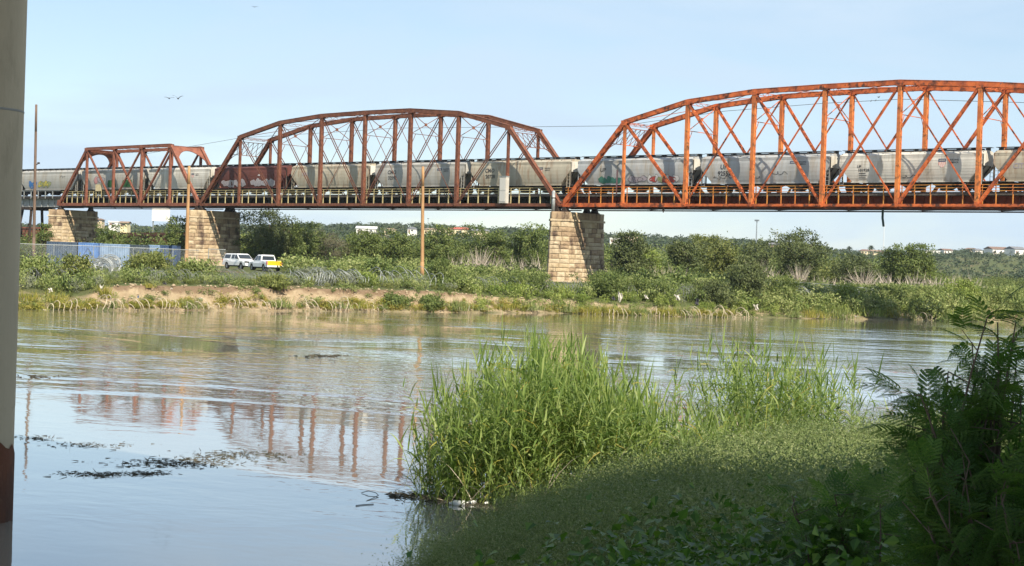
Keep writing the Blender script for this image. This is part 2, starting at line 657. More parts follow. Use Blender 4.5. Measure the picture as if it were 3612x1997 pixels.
def near_z(l, d):
    s = nb_dist(l, d)
    base = np.interp(d, [-10, 3, 9, 15, 25, 33, 60], [3.0, 2.9, 2.35, 1.85, .95, .50, .38])
    base = base * sstep(0, 5.5, s + 1.2) - .30
    return np.where(s > -1.2, np.maximum(base, -.35) + .04 * wave(l, d, 1.3, 4), -.35 + np.maximum(s + 1.2, -6) * .3)


L2, D2 = np.meshgrid(np.linspace(-26, 46, 150), np.linspace(-30, 62, 190))
Z2 = near_z(L2, D2)
X2, Y2 = from_ld(L2, D2)
nr2, nc2 = L2.shape
id2 = np.arange(nr2 * nc2).reshape(nr2, nc2)
f2 = np.stack([id2[:-1, :-1], id2[:-1, 1:], id2[1:, 1:], id2[1:, :-1]], -1).reshape(-1, 4)
MT['mud'] = mat('near_bank_mud', (.115, .09, .06), (.075, .07, .035), .9, .95, .4, .6, (.16, .13, .09), 4., .58, .7, bump=.5, bscale=6.)
tag(link('near_bank_ground', qmesh('near_bank_ground', np.stack([X2, Y2, Z2], -1).reshape(-1, 3), f2, MT['mud'], smooth=True)),
    'muddy near bank under the weeds', kind='structure')

# ------------------------------------------------------------------ railway bridge
BW = 5.85      # distance between the two truss planes
DECK, RAILZ = 1.18, 1.52


def V(s, y, z):
    return np.array([s, y, ZB + z])


def box_member(mb, p0, p1, w, h, lace_side=-1, lace=True, pl=.05, step=.55):
    """built-up member: two side plates, one cover plate, lacing on the open side (b direction)"""
    p0, p1 = np.array(p0, float), np.array(p1, float)
    mb.beam(p0, p1, pl, h, oc=-w / 2 + pl / 2)
    mb.beam(p0, p1, pl, h, oc=w / 2 - pl / 2)
    mb.beam(p0, p1, w + .06, pl, ob=-lace_side * (h / 2 + pl / 2))
    if not lace:
        return
    a = p1 - p0
    L = np.linalg.norm(a)
    a /= L
    c = np.array((0, 1.0, 0))
    b = np.cross(a, c)
    n = max(2, int(L / step))
    for k in range(n):
        q0 = p0 + a * (L * k / n) + b * lace_side * (h / 2 + .012) + c * (w / 2 - .05) * (1 if k % 2 else -1)
        q1 = p0 + a * (L * (k + 1) / n) + b * lace_side * (h / 2 + .012) + c * (w / 2 - .05) * (-1 if k % 2 else 1)
        mb.beam(q0, q1, .07, .024, ref=tuple(np.cross(b, (q1 - q0))))


def laced_post(mb, p0, p1, wx, wy, step=.42):
    """post: solid plates facing +-Y, flanges and lacing on the faces along the bridge"""
    p0, p1 = np.array(p0, float), np.array(p1, float)
    for s in (-1, 1):
        mb.beam(p0, p1, .04, wx, oc=s * (wy / 2 - .02))
        for t in (-1, 1):
            mb.beam(p0, p1, .11, .03, oc=s * (wy / 2 - .055), ob=t * (wx / 2 + .016))
    for t in (-1, 1):
        mb.beam(p0, p1, wy - .09, .02, ob=t * (wx / 2 - .02))
    a = p1 - p0
    L = np.linalg.norm(a)
    a /= L
    c = np.array((0, 1.0, 0))
    b = np.cross(a, c)
    n = max(2, int(L / step))
    for t in (-1, 1):
        for k in range(n):
            q0 = p0 + a * (L * k / n) + b * t * (wx / 2 + .03) + c * (wy / 2 - .08) * (1 if k % 2 else -1)
            q1 = p0 + a * (L * (k + 1) / n) + b * t * (wx / 2 + .03) + c * (wy / 2 - .08) * (-1 if k % 2 else 1)
            mb.beam(q0, q1, .065, .02, ref=tuple(np.cross(b, (q1 - q0))))


def truss(label, s0, pan, uh, mm, mpost, mweb, myel, style, posts=4):
    n = len(uh) + 1
    hU = {i + 1: h for i, h in enumerate(uh)}
    T = thing('truss_span', label, 'bridge span', (s0, 0, ZB))
    TW = Matrix.Translation((-s0, 0, -ZB))

    def part(mb, name, m):
        o = mb.build(name, m, T)
        o.data.transform(TW)
        return o
    S = [s0 + i * pan for i in range(n + 1)]
    heavy = style == 'R'
    ch, cw = (.50, .52) if style != 'L' else (.42, .46)
    for y in (0, BW):
        # bottom chord
        mb = MB()
        for i in range(n):
            stiff = (i < 2 or i >= n - 2 or style != 'R')
            h = .44 if stiff else .26
            if style == 'M':
                h = .36
            for oc in (-.19, .19):
                mb.beam(V(S[i], y, 0), V(S[i + 1], y, 0), .05, h, oc=oc)
                if stiff:
                    mb.beam(V(S[i], y, -h / 2), V(S[i + 1], y, -h / 2), .13, .03, oc=oc * 1.16)
            for k in range(12):
                q = S[i] + pan * (k + .5) / 12
                mb.box(q - .16, q + .16, y - .19, y + .19, ZB + h / 2, ZB + h / 2 + .02)
                mb.box(q - .16, q + .16, y - .19, y + .19, ZB - h / 2 - .035, ZB - h / 2 - .017)
        part(mb, 'bottom_chord', mm)
        # top chord
        mb = MB()
        for i in range(1, n - 1):
            box_member(mb, V(S[i], y, hU[i] - ch / 2), V(S[i + 1], y, hU[i + 1] - ch / 2), cw, ch, lace_side=-1)
        part(mb, 'top_chord', mm)
        # end posts
        for (i, j) in ((0, 1), (n, n - 1)):
            mb = MB()
            if i < j:
                box_member(mb, V(S[i], y, .05), V(S[j], y, hU[j] - .3), cw, ch * .95, lace_side=-1)
            else:
                box_member(mb, V(S[j], y, hU[j] - .3), V(S[i], y, .05), cw, ch * .95, lace_side=-1)
            part(mb, 'end_post', mm)
        # joints
        mb = MB()
        for i in range(0, n + 1):
            g = .55 if style == 'L' else .30
            gh = .75 if style == 'L' else .34
            for oc in (-.27, .27):
                mb.hexa([(S[i] - g, y + oc - .015, ZB - .2), (S[i] + g, y + oc - .015, ZB - .2), (S[i] + g, y + oc + .015, ZB - .2), (S[i] - g, y + oc + .015, ZB - .2),
                         (S[i] - g * .6, y + oc - .015, ZB + gh), (S[i] + g * .6, y + oc - .015, ZB + gh), (S[i] + g * .6, y + oc + .015, ZB + gh), (S[i] - g * .6, y + oc + .015, ZB + gh)])
            mb.tube(V(S[i], y - .34, 0), V(S[i], y + .34, 0), .11, n=10)
            part(mb, 'lower_gusset', mm)
            mb = MB()
        for i in range(1, n):
            for oc in (-.275, .275):
                mb.box(S[i] - .42, S[i] + .42, y + oc - .012, y + oc + .012, ZB + hU[i] - .62, ZB + hU[i] - .02)
            mb.tube(V(S[i], y - .31, hU[i] - .3), V(S[i], y + .31, hU[i] - .3), .10, n=8)
            part(mb, 'upper_gusset', mm)
            mb = MB()
        # posts
        for i in range(1, n):
            mb = MB()
            thin = i in (1, n - 1)
            if style == 'L':
                laced_post(mb, V(S[i], y, .1), V(S[i], y, hU[i] - .3), .26, .36)
            else:
                laced_post(mb, V(S[i], y, .05), V(S[i], y, hU[i] - ch), .22 if thin else .36, .34 if thin else .48)
            part(mb, 'vertical_post', mpost)
        # diagonals
        mid = n / 2
        for i in range(1, n - 1):
            if style == 'L':
                ds = [(i, 'D'), (i, 'U')] if i == 2 else [(i, 'D' if i < 2 else 'U')]
                for (q, di) in ds:
                    a, b = (V(S[q], y, hU[q] - .4), V(S[q + 1], y, .1)) if di == 'D' else (V(S[q], y, .1), V(S[q + 1], y, hU[q + 1] - .4))
                    mb = MB()
                    mb.beam(a, b, .03, .24, oc=-.12)
                    mb.beam(a, b, .03, .24, oc=.12)
                    mb.beam(a, b, .24, .03)
                    part(mb, 'diagonal', mm)
                continue
            down = (i + .5) < mid and not (style == 'R' and i == 4)
            if style == 'M' and i >= 4:
                down = False
            a, b = (V(S[i], y, hU[i] - .3), V(S[i + 1], y, 0)) if down else (V(S[i], y, 0), V(S[i + 1], y, hU[i + 1] - .3))
            mb = MB()
            if heavy:
                if i in (4,):
                    for oc in (-.15, .15):
                        mb.beam(a, b, .035, .17, oc=oc)
                else:
                    for oc in (-.16, .16):
                        mb.beam(a, b, .04, .30 if i in (1, 5, 6, 7) else .24, oc=oc)
                    ax = (b - a)
                    L = np.linalg.norm(ax)
                    k = int(L / .9)
                    for q in range(k):
                        p = a + ax * (q + .5) / k
                        mb.beam(p - ax / L * .12, p + ax / L * .12, .30, .20)
            else:
                for oc in (-.20, .20):
                    mb.beam(a, b, .035, .14, oc=oc)
            part(mb, 'diagonal', mm)
            if 2 <= i <= n - 3 or (heavy and i == 5):
                a, b = (V(S[i], y, 0), V(S[i + 1], y, hU[i + 1] - .3)) if down else (V(S[i], y, hU[i] - .3), V(S[i + 1], y, 0))
                mb = MB()
                if heavy:
                    mb.beam(a, b, .04, .13, oc=-.06)
                    mb.beam(a, b, .04, .13, oc=.06)
                    p = a + (b - a) * (.14 if b[2] > a[2] else .86)
                    q = (b - a) / np.linalg.norm(b - a)
                    mb.beam(p - q * .35, p + q * .35, .2, .2)
                else:
                    mb.beam(a, b, .045, .07)
                part(mb, 'counter_diagonal', mm)
    # cross frames
    for i in range(1, n):
        h = hU[i] - .3
        mb = MB()
        mb.beam(V(S[i], .2, h + .1), V(S[i], BW - .2, h + .1), .10, .04, ref=(1, 0, 0))
        mb.beam(V(S[i], .2, h - .25), V(S[i], BW - .2, h - .25), .10, .04, ref=(1, 0, 0))
        k = 9
        for q in range(k):
            y0, y1 = .2 + (BW - .4) * q / k, .2 + (BW - .4) * (q + 1) / k
            mb.beam(V(S[i], y0, h - .25 if q % 2 else h + .1), V(S[i], y1, h + .1 if q % 2 else h - .25), .05, .03, ref=(1, 0, 0))
        if style != 'L' and i not in (1, n - 1):
            zl = h - (3.3 if heavy else 3.0)
            zl = max(zl, 7.0)
            mb.beam(V(S[i], .2, zl), V(S[i], BW - .2, zl), .09, .07, ref=(1, 0, 0))
            mb.beam(V(S[i], .2, zl), V(S[i], BW - .2, h - .25), .07, .07, ref=(1, 0, 0))
            mb.beam(V(S[i], BW - .2, zl), V(S[i], .2, h - .25), .07, .07, ref=(1, 0, 0))
            zm = (zl + h - .25) / 2
            mb.box(S[i] - .05, S[i] + .05, BW / 2 - .2, BW / 2 + .2, ZB + zm - .2, ZB + zm + .2)
            # knee braces under the strut
            mb.beam(V(S[i], .2, zl - 1.5), V(S[i], 1.0, zl), .05, .06, ref=(1, 0, 0))
            mb.beam(V(S[i], BW - .2, zl - 1.5), V(S[i], BW - 1.0, zl), .05, .06, ref=(1, 0, 0))
        part(mb, 'sway_frame', mm)
    # portals
    for (i, j) in ((0, 1), (n, n - 1)):
        mb = MB()
        top = V(S[j], 0, hU[j] - .35)
        bot = V(S[i], 0, 0)

        def P(y, f):
            q = top + (bot - top) * f
            return np.array([q[0], y, q[2]])
        if style == 'L':
            # solid arched portal plate
            ys = np.linspace(.25, BW - .25, 13)
            for k in range(12):
                f0 = .06 + .20 * abs(2 * (ys[k] / BW) - 1) ** 2.2
                f1 = .06 + .20 * abs(2 * (ys[k + 1] / BW) - 1) ** 2.2
                q = [P(ys[k], -.01), P(ys[k + 1], -.01), P(ys[k + 1], f1), P(ys[k], f0)]
                nn = np.array([.04, 0, .03])
                mb.hexa([x - nn for x in q] + [x + nn for x in q])
        else:
            for f in (.0, .05, .24):
                mb.beam(P(.2, f), P(BW - .2, f), .10, .08, ref=(1, 0, 0))
            k = 6
            for q in range(k):
                y0, y1 = .2 + (BW - .4) * q / k, .2 + (BW - .4) * (q + 1) / k
                mb.beam(P(y0, .05), P(y1, .24), .06, .04, ref=(1, 0, 0))
                mb.beam(P(y0, .24), P(y1, .05), .06, .04, ref=(1, 0, 0))
            for y0, y1 in ((.2, 1.2), (BW - .2, BW - 1.2)):
                pr = None
                for q in range(6):
                    t = q / 5 * math.pi / 2
                    pt = P(y0 + (y1 - y0) * (1 - math.cos(t)), .42 - .18 * math.sin(t))
                    if pr is not None:
                        mb.beam(pr, pt, .09, .05, ref=(1, 0, 0))
                    pr = pt
        part(mb, 'portal_frame', mm)
    # top laterals
    mb = MB()
    for i in range(1, n - 1):
        for (ya, yb) in ((.2, BW - .2), (BW - .2, .2)):
            mb.beam(V(S[i], ya, hU[i] - .22), V(S[i + 1], yb, hU[i + 1] - .22), .10, .05)
    part(mb, 'top_lateral_bracing', mm)
    # floor
    for i in range(0, n + 1):
        mb = MB()
        mb.box(S[i] - .02, S[i] + .02, .1, BW - .1, ZB - .28, ZB + .85)
        mb.box(S[i] - .17, S[i] + .17, .1, BW - .1, ZB - .32, ZB - .28)
        mb.box(S[i] - .17, S[i] + .17, .1, BW - .1, ZB + .85, ZB + .88)
        part(mb, 'floor_beam', mweb)
    for yy in (BW / 2 - 1.05, BW / 2 + 1.05):
        mb = MB()
        mb.box(S[0], S[n], yy - .012, yy + .012, ZB + .06, ZB + 1.02)
        mb.box(S[0], S[n], yy - .17, yy + .17, ZB + 1.022, ZB + 1.05)
        mb.box(S[0], S[n], yy - .17, yy + .17, ZB + .03, ZB + .058)
        k = int((S[n] - S[0]) / 1.5)
        for q in range(k):
            x = S[0] + (q + .5) * (S[n] - S[0]) / k
            mb.box(x - .02, x + .02, yy - .15, yy - .014, ZB + .06, ZB + 1.02)
        part(mb, 'stringer', mweb)
    mb = MB()
    for i in range(n):
        mb.beam(V(S[i], .1, -.26), V(S[i + 1], BW - .1, -.26), .10, .05)
        mb.beam(V(S[i], BW - .1, -.33), V(S[i + 1], .1, -.33), .10, .05)
    part(mb, 'bottom_lateral_bracing', MT['rust_d'])
    for yy in (.55, BW - .55):
        mb = MB()
        mb.box(S[0] + .8, S[n] - .8, yy - .12, yy + .12, ZB - .52, ZB - .38)  # dark bars added to draw the dark underside line below the chord
        part(mb, 'lower_tie_girder', MT['rust_d'])
    mb = MB()
    x = S[0] + .1
    while x < S[n] - .2:
        mb.box(x, x + .23, 1.28, BW - .55, ZB + 1.05, ZB + 1.27)
        x += .42
    o = part(mb, 'timber_ties', MT['tie'])
    mb = MB()
    mb.box(S[0], S[n], 1.21, BW - .4, ZB + 1.052, ZB + 1.12)  # plate added to close the tie gaps to sun and darken the pier
    part(mb, 'deck_plate', MT['tie'])
    o['kind'] = 'stuff'
    for yy in (BW / 2 - .75, BW / 2 + .75):
        mb = MB()
        mb.box(S[0] - .25, S[n] + .25, yy - .07, yy + .07, ZB + 1.272, ZB + 1.30)
        mb.box(S[0] - .25, S[n] + .25, yy - .012, yy + .012, ZB + 1.30, ZB + 1.46)
        mb.box(S[0] - .25, S[n] + .25, yy - .036, yy + .036, ZB + 1.46, ZB + RAILZ)
        part(mb, 'rail', MT['rail'])
    mb = MB()
    mb.box(S[0], S[n], .34, 1.20, ZB + DECK - .06, ZB + DECK)
    mb.box(S[0], S[n], .30, .34, ZB + DECK - .12, ZB + DECK + .04)
    part(mb, 'walkway', MT['walk'])
    # railing: rails and one post at a time, each with its own bracket below the walkway
    for z in (.98, .66, .34):
        mb = MB()
        mb.beam(V(S[0], .30, DECK + z), V(S[n], .30, DECK + z), .055, .06)
        part(mb, 'guard_rail', myel)
    for i in range(n):
        for k in range(posts + 1):
            x = S[i] + pan * k / (posts + 1) + (.35 if k == 0 else 0)
            mb = MB()
            w = .045 if heavy else .05
            mb.box(x - w, x + w, .33, .43, ZB + DECK + .04, ZB + DECK + 1.0)
            wl_ = .05 if heavy else .075
            mb.box(x - wl_ + .1, x + wl_ + .1, .22, .30, ZB + .16, ZB + DECK - .02)
            part(mb, 'guard_post', myel)
    # bearings
    for (i, sg) in ((0, 1), (n, -1)):
        for y in (0, BW):
            mb = MB()
            x = S[i] + sg * .30
            mb.box(x - .50, x + .50, y - .45, y + .45, 11.56, 11.66)
            mb.hexa([(x - .42, y - .34, 11.66), (x + .42, y - .34, 11.66), (x + .42, y + .34, 11.66), (x - .42, y + .34, 11.66),
                     (x - .2, y - .3, ZB - .24), (x + .2, y - .3, ZB - .24), (x + .2, y + .3, ZB - .24), (x - .2, y + .3, ZB - .24)])
            part(mb, 'bearing', MT['rust_d'])
    return T


truss('bright orange arched truss span over the river at the right', 0.0, 9.144, [10.2, 12.3, 13.1, 13.25, 13.3, 12.7, 11.9, 10.0],
      MT['orange'], MT['orange_lite'], MT['brown_web'], MT['yellow_o'], 'R')
truss('rust brown arched truss span between the two tall stone piers', -70.8, 8.77, [10.2, 12.05, 12.75, 12.9, 12.9, 12.25, 10.15],
      MT['rust'], MT['rust'], MT['dark_web'], MT['yellow'], 'M')
truss('small flat topped rust red truss span at the far left', -107.5, 7.25, [9.2, 9.25, 9.3, 9.35],
      MT['rust_l'], MT['rust_l'], MT['dark_web'], MT['yellow'], 'L')

# plate girder approach on steel bents, left of the trusses
g = thing('girder_approach_span', 'grey plate girder approach span left of the small truss', 'bridge span', (-124, 0, ZB))
for y in (.9, BW - .9):
    mb = MB()
    mb.box(-16.2, 16.0, y - .02, y + .02, -.35, .95)
    mb.box(-16.2, 16.0, y - .2, y + .2, .952, .99)
    mb.box(-16.2, 16.0, y - .2, y + .2, -.39, -.352)
    for k in range(18):
        x = -15.9 + k * 1.85
        mb.box(x - .03, x + .03, y - .17, y - .022, -.35, .95)
    mb.build('plate_girder', mat('grey_girder', (.34, .35, .34), (.25, .25, .24), 1.2, .7) if y < 2 else MT['rust_d'], g)
mb = MB()
mb.box(-16.2, 16.2, .3, BW - .3, 1.0, 1.25)
mb.build('track_deck', MT['tie'], g)
mb = MB()
mb.box(-16.2, 16.2, BW / 2 - .79, BW / 2 - .71, 1.25, RAILZ)
mb.box(-16.2, 16.2, BW / 2 + .71, BW / 2 + .79, 1.25, RAILZ)
mb.build('rail', MT['rail'], g)
for x in np.arange(-15.5, 16, 2.1):
    mb = MB()
    mb.box(x - .07, x + .07, .22, .34, 1.0, 2.3)
    mb.build('guard_post', MT['galv'], g)
mb = MB()
mb.beam((-16, .28, 2.3), (16, .28, 2.3), .08, .09)
mb.build('guard_rail', MT['galv'], g)
for i, x in enumerate((-118.6, -128.6, -137.5)):
    zb = gz(x, 3) - .3
    b = thing('steel_bent', ['dark steel bent with splayed legs beside the leftmost stone pier', 'dark steel bent under the grey girder, second from the leftmost pier',
                             'dark steel bent under the girder at the edge behind the concrete pillar'][i], 'bridge support', (x, BW / 2, zb), group='steel bents under the girder span')
    top = ZB - .85 - zb
    for sx in (-1, 1):
        for sy in (-1, 1):
            mb = MB()
            mb.beam((sx * 2.2, sy * 3.0, 0), (sx * 1.3, sy * 1.9, top), .34, .34)
            mb.build('leg', MT['rust_d'], b)
    mb = MB()
    mb.box(-1.7, 1.7, -2.6, 2.6, top, top + .44)
    mb.build('cap_beam', MT['rust_d'], b)
    mb = MB()
    for z in (.3, .62):
        zz = top * z
        q = 2.2 - .9 * z
        r_ = 3.0 - 1.1 * z
        mb.beam((-q, -r_, zz), (q, -r_, zz), .12, .12)
        mb.beam((-q, -r_, zz), (-q, r_, zz), .12, .12)
        mb.beam((q, -r_, zz), (q, r_, zz), .12, .12)
    mb.beam((-2.1, -2.9, .3), (1.5, -2.1, top * .8), .07, .07)
    mb.beam((2.1, -2.9, .3), (-1.5, -2.1, top * .8), .07, .07)
    mb.build('cross_brace', MT['rust_d'], b)


# stone piers: one object per stone on the faces turned to the river
def stone_mesh(seed):
    r = random.Random(seed)
    mb = MB()
    q = []
    for (x, z) in ((-.5, -.5), (.5, -.5), (.5, .5), (-.5, .5)):
        q.append((x, z))
    back = [(x, .5, z) for x, z in q]
    mid = [(x, -.30, z) for x, z in q]
    ins = [(x * .86 + r.uniform(-.03, .03), -.5 + r.uniform(-.10, .10), z * .80 + r.uniform(-.03, .03)) for x, z in q]
    c = (r.uniform(-.12, .12), -.62 + r.uniform(-.1, .06), r.uniform(-.1, .1))
    mb.v = back + mid + ins + [c]
    for k in range(4):
        k2 = (k + 1) % 4
        mb.f.append((k, k2, 4 + k2, 4 + k))
        mb.f.append((4 + k, 4 + k2, 8 + k2, 8 + k))
        mb.f.append((8 + k, 8 + k2, 12))
    mb.m = [0] * len(mb.f)
    return mb


STONES = [[stone_mesh(s).mesh('stone', m) for s in range(4)] for m in (MT['stone'], MT['stone2'], MT['stone3'])]


def pier(s, label, zb, seed):
    r = random.Random(seed)
    P_ = thing('stone_pier', label, 'bridge pier', (s, 0, zb), group='stone piers of the railway bridge')
    ht = 11.55 - zb
    cap = 1.0

    def plan(z, grow=0.0):
        b = (ht - z) * .042 + grow
        hw = 1.5 + b
        return [(-hw, -.3), (0, -1.8 - b * 1.3), (hw, -.3), (hw, 6.7 + b * .4), (-hw, 6.7 + b * .4)]

    def ring(mb, z0, z1, g0, g1):
        a, b = plan(z0, g0), plan(z1, g1)
        i = len(mb.v)
        mb.v += [(x, y, z0) for x, y in a] + [(x, y, z1) for x, y in b]
        for k in range(5):
            mb.f.append((i + k, i + (k + 1) % 5, i + 5 + (k + 1) % 5, i + 5 + k))
        mb.f.append(tuple(i + 5 + k for k in range(5)))
        mb.f.append(tuple(i + 4 - k for k in range(5)))
        mb.m += [0] * 7
    mb = MB()
    ring(mb, -1.2, ht - cap, -.16, -.16)
    ring(mb, ht - cap + .002, ht, -.10, -.10)
    mb.build('core', MT['mortar'], P_)
    mb = MB()
    ring(mb, ht - cap - .16, ht - cap + .10, .16, .16)
    mb.build('cornice', MT['stone2'], P_)
    courses = []
    z = -.4
    while z < ht - cap - .4:
        h = r.uniform(.46, .66)
        if ht - cap - .16 - (z + h) < .3:
            h = ht - cap - .16 - z
        courses.append((z, h, 0))
        z += h
        if z >= ht - cap - .17:
            break
    courses.append((ht - cap + .10, cap - .10, .04))
    for (z, h, grow) in courses:
        pl = plan(z + h / 2, grow)
        for fi, (a, b) in enumerate(((0, 1), (1, 2), (2, 3), (3, 4))):
            A, B = np.array(pl[a]), np.array(pl[b])
            L = np.linalg.norm(B - A)
            d = (B - A) / L
            ang = math.atan2(d[1], d[0])
            x = 0
            big = (.9, 1.5) if not grow else (1.4, 2.2)
            while x < L - .05:
                w = r.uniform(*big)
                if L - x - w < .5:
                    w = L - x
                k = r.random()
                dark = z > ht - 3.8 and k < .30
                me = STONES[2 if (dark or k > .80) else (1 if k > .52 else 0)][r.randrange(4)]
                o = link('stone', me, P_)
                c = A + d * (x + w / 2)
                nn = np.array([d[1], -d[0]])
                o.location = (c[0] - nn[0] * .12, c[1] - nn[1] * .12, z + h / 2)
                o.rotation_euler = (0, 0, ang)
                o.scale = (w - .035, .26 + r.uniform(-.03, .05), h - .035)
                x += w
    # footing
    mb = MB()
    ring(mb, -1.5, .30, .22, .20)
    mb.build('footing', MT['stone2'], P_)
    return P_


pier(-.35, 'tall stone pier under the joint of the brown and orange trusses', gz(-.35, -1.8) - .1, 1)
pier(-71.15, 'stone pier behind the white trucks, left end of the brown truss', gz(-71.15, -1.8) - .1, 2)
pier(-107.9, 'leftmost stone pier, under the left end of the small truss', gz(-107.9, -1.8) - .1, 3)

# small fittings on the bridge
o = thing('signal_cabinet', 'tall grey equipment cabinet standing on the brown truss walkway', 'cabinet', (-9.6, -.35, ZB + .15))
mb = MB(); mb.box(-.55, .55, -.3, .3, .05, 3.4); mb.build('housing', mat('cabinet_grey', (.52, .50, .46), (.42, .40, .36), 1., .6), o)
mb = MB(); mb.box(-.60, .60, -.34, .34, 3.4, 3.5); mb.build('lid', MT['galv'], o)
mb = MB(); mb.box(-.46, .46, -.33, -.302, .25, 1.6); mb.box(-.46, .46, -.33, -.302, 1.68, 3.2); mb.build('door', mat('cabinet_door', (.56, .54, .50), rough=.6), o)
mb = MB(); mb.box(-.5, -.4, -.3, .3, -.05, .05); mb.box(.4, .5, -.3, .3, -.05, .05); mb.build('foot', MT['rust_d'], o)
o = thing('steel_pipe_post', 'short galvanised pipe post where brown and orange trusses meet', 'post', (-1.15, -.62, 11.5))
mb = MB(); mb.tube((0, 0, 0), (0, 0, 2.5), .22, n=14); mb.build('pipe', MT['galv'], o, True)
mb = MB(); mb.tube((0, 0, 1.7), (0, 0, 1.82), .26, n=14); mb.build('collar', MT['rust_d'], o, True)
mb = MB(); mb.lathe([(.22, 2.5), (.2, 2.6), (.1, 2.68), (0, 2.7)], 14); mb.build('cap', MT['galv'], o, True)
o = thing('ballast_board', 'pale wooden board fixed to the small truss walkway', 'board', (-92.9 - 4.2, .1, ZB + 2.15))
mb = MB(); mb.box(-.75, .75, -.04, .04, .02, 1.1); mb.build('panel', mat('pale_board', (.60, .50, .30), (.5, .4, .24), 2., .8), o)
mb = MB(); mb.box(.66, .75, .04, .1, -1.0, 1.7); mb.box(-.75, -.66, .04, .1, -1.0, 1.1); mb.build('upright', MT['yellow'], o)
o = thing('drain_pipe', 'dark bent drain pipe hanging under the orange truss', 'pipe', (43.0, 2.0, ZB - .3))
mb = MB(); mb.path([(0, 0, .1), (0, 0, -1.0), (.06, 0, -1.3), (.16, 0, -1.9)], .13, 8); mb.build('pipe', mat('pipe_green', (.02, .05, .045), rough=.6), o, True)
mb = MB(); mb.box(-.3, .3, -.3, .3, .0, .06); mb.build('flange', MT['rust_d'], o)
o = thing('drain_spout', 'small dark spout under the orange truss beside the tall pier', 'pipe', (14.5, 1.0, ZB - .3))
mb = MB(); mb.tube((0, 0, .1), (0, 0, -.55), .22, .05, n=8); mb.build('funnel', MT['rust_d'], o)
o = thing('marker_frame', 'pair of pink red marker posts on the orange truss walkway', 'marker', (7.6, .75, ZB + DECK))
mb = MB(); mb.box(-.08, .08, -.05, .05, 0, 3.1); mb.build('tall_post', MT['g_pink'], o)
mb = MB(); mb.box(.85, 1.0, -.05, .05, 0, 2.2); mb.build('short_post', MT['g_pink'], o)
mb = MB(); mb.box(.0, 2.0, -.03, .03, 1.0, 1.1); mb.build('crossbar', MT['g_red'], o)

# ------------------------------------------------------------------ train of covered hoppers
PROF = [(1.12, 1.38), (1.45, 1.47), (1.9, 1.545), (2.4, 1.59), (2.9, 1.59), (3.35, 1.55), (3.7, 1.47), (3.95, 1.38)]
ROOF = [(3.95, 1.40), (4.12, 1.18), (4.26, .80), (4.34, .40), (4.36, 0.0)]


def side_y(z):
    return np.interp(z, [p[0] for p in PROF], [p[1] for p in PROF])


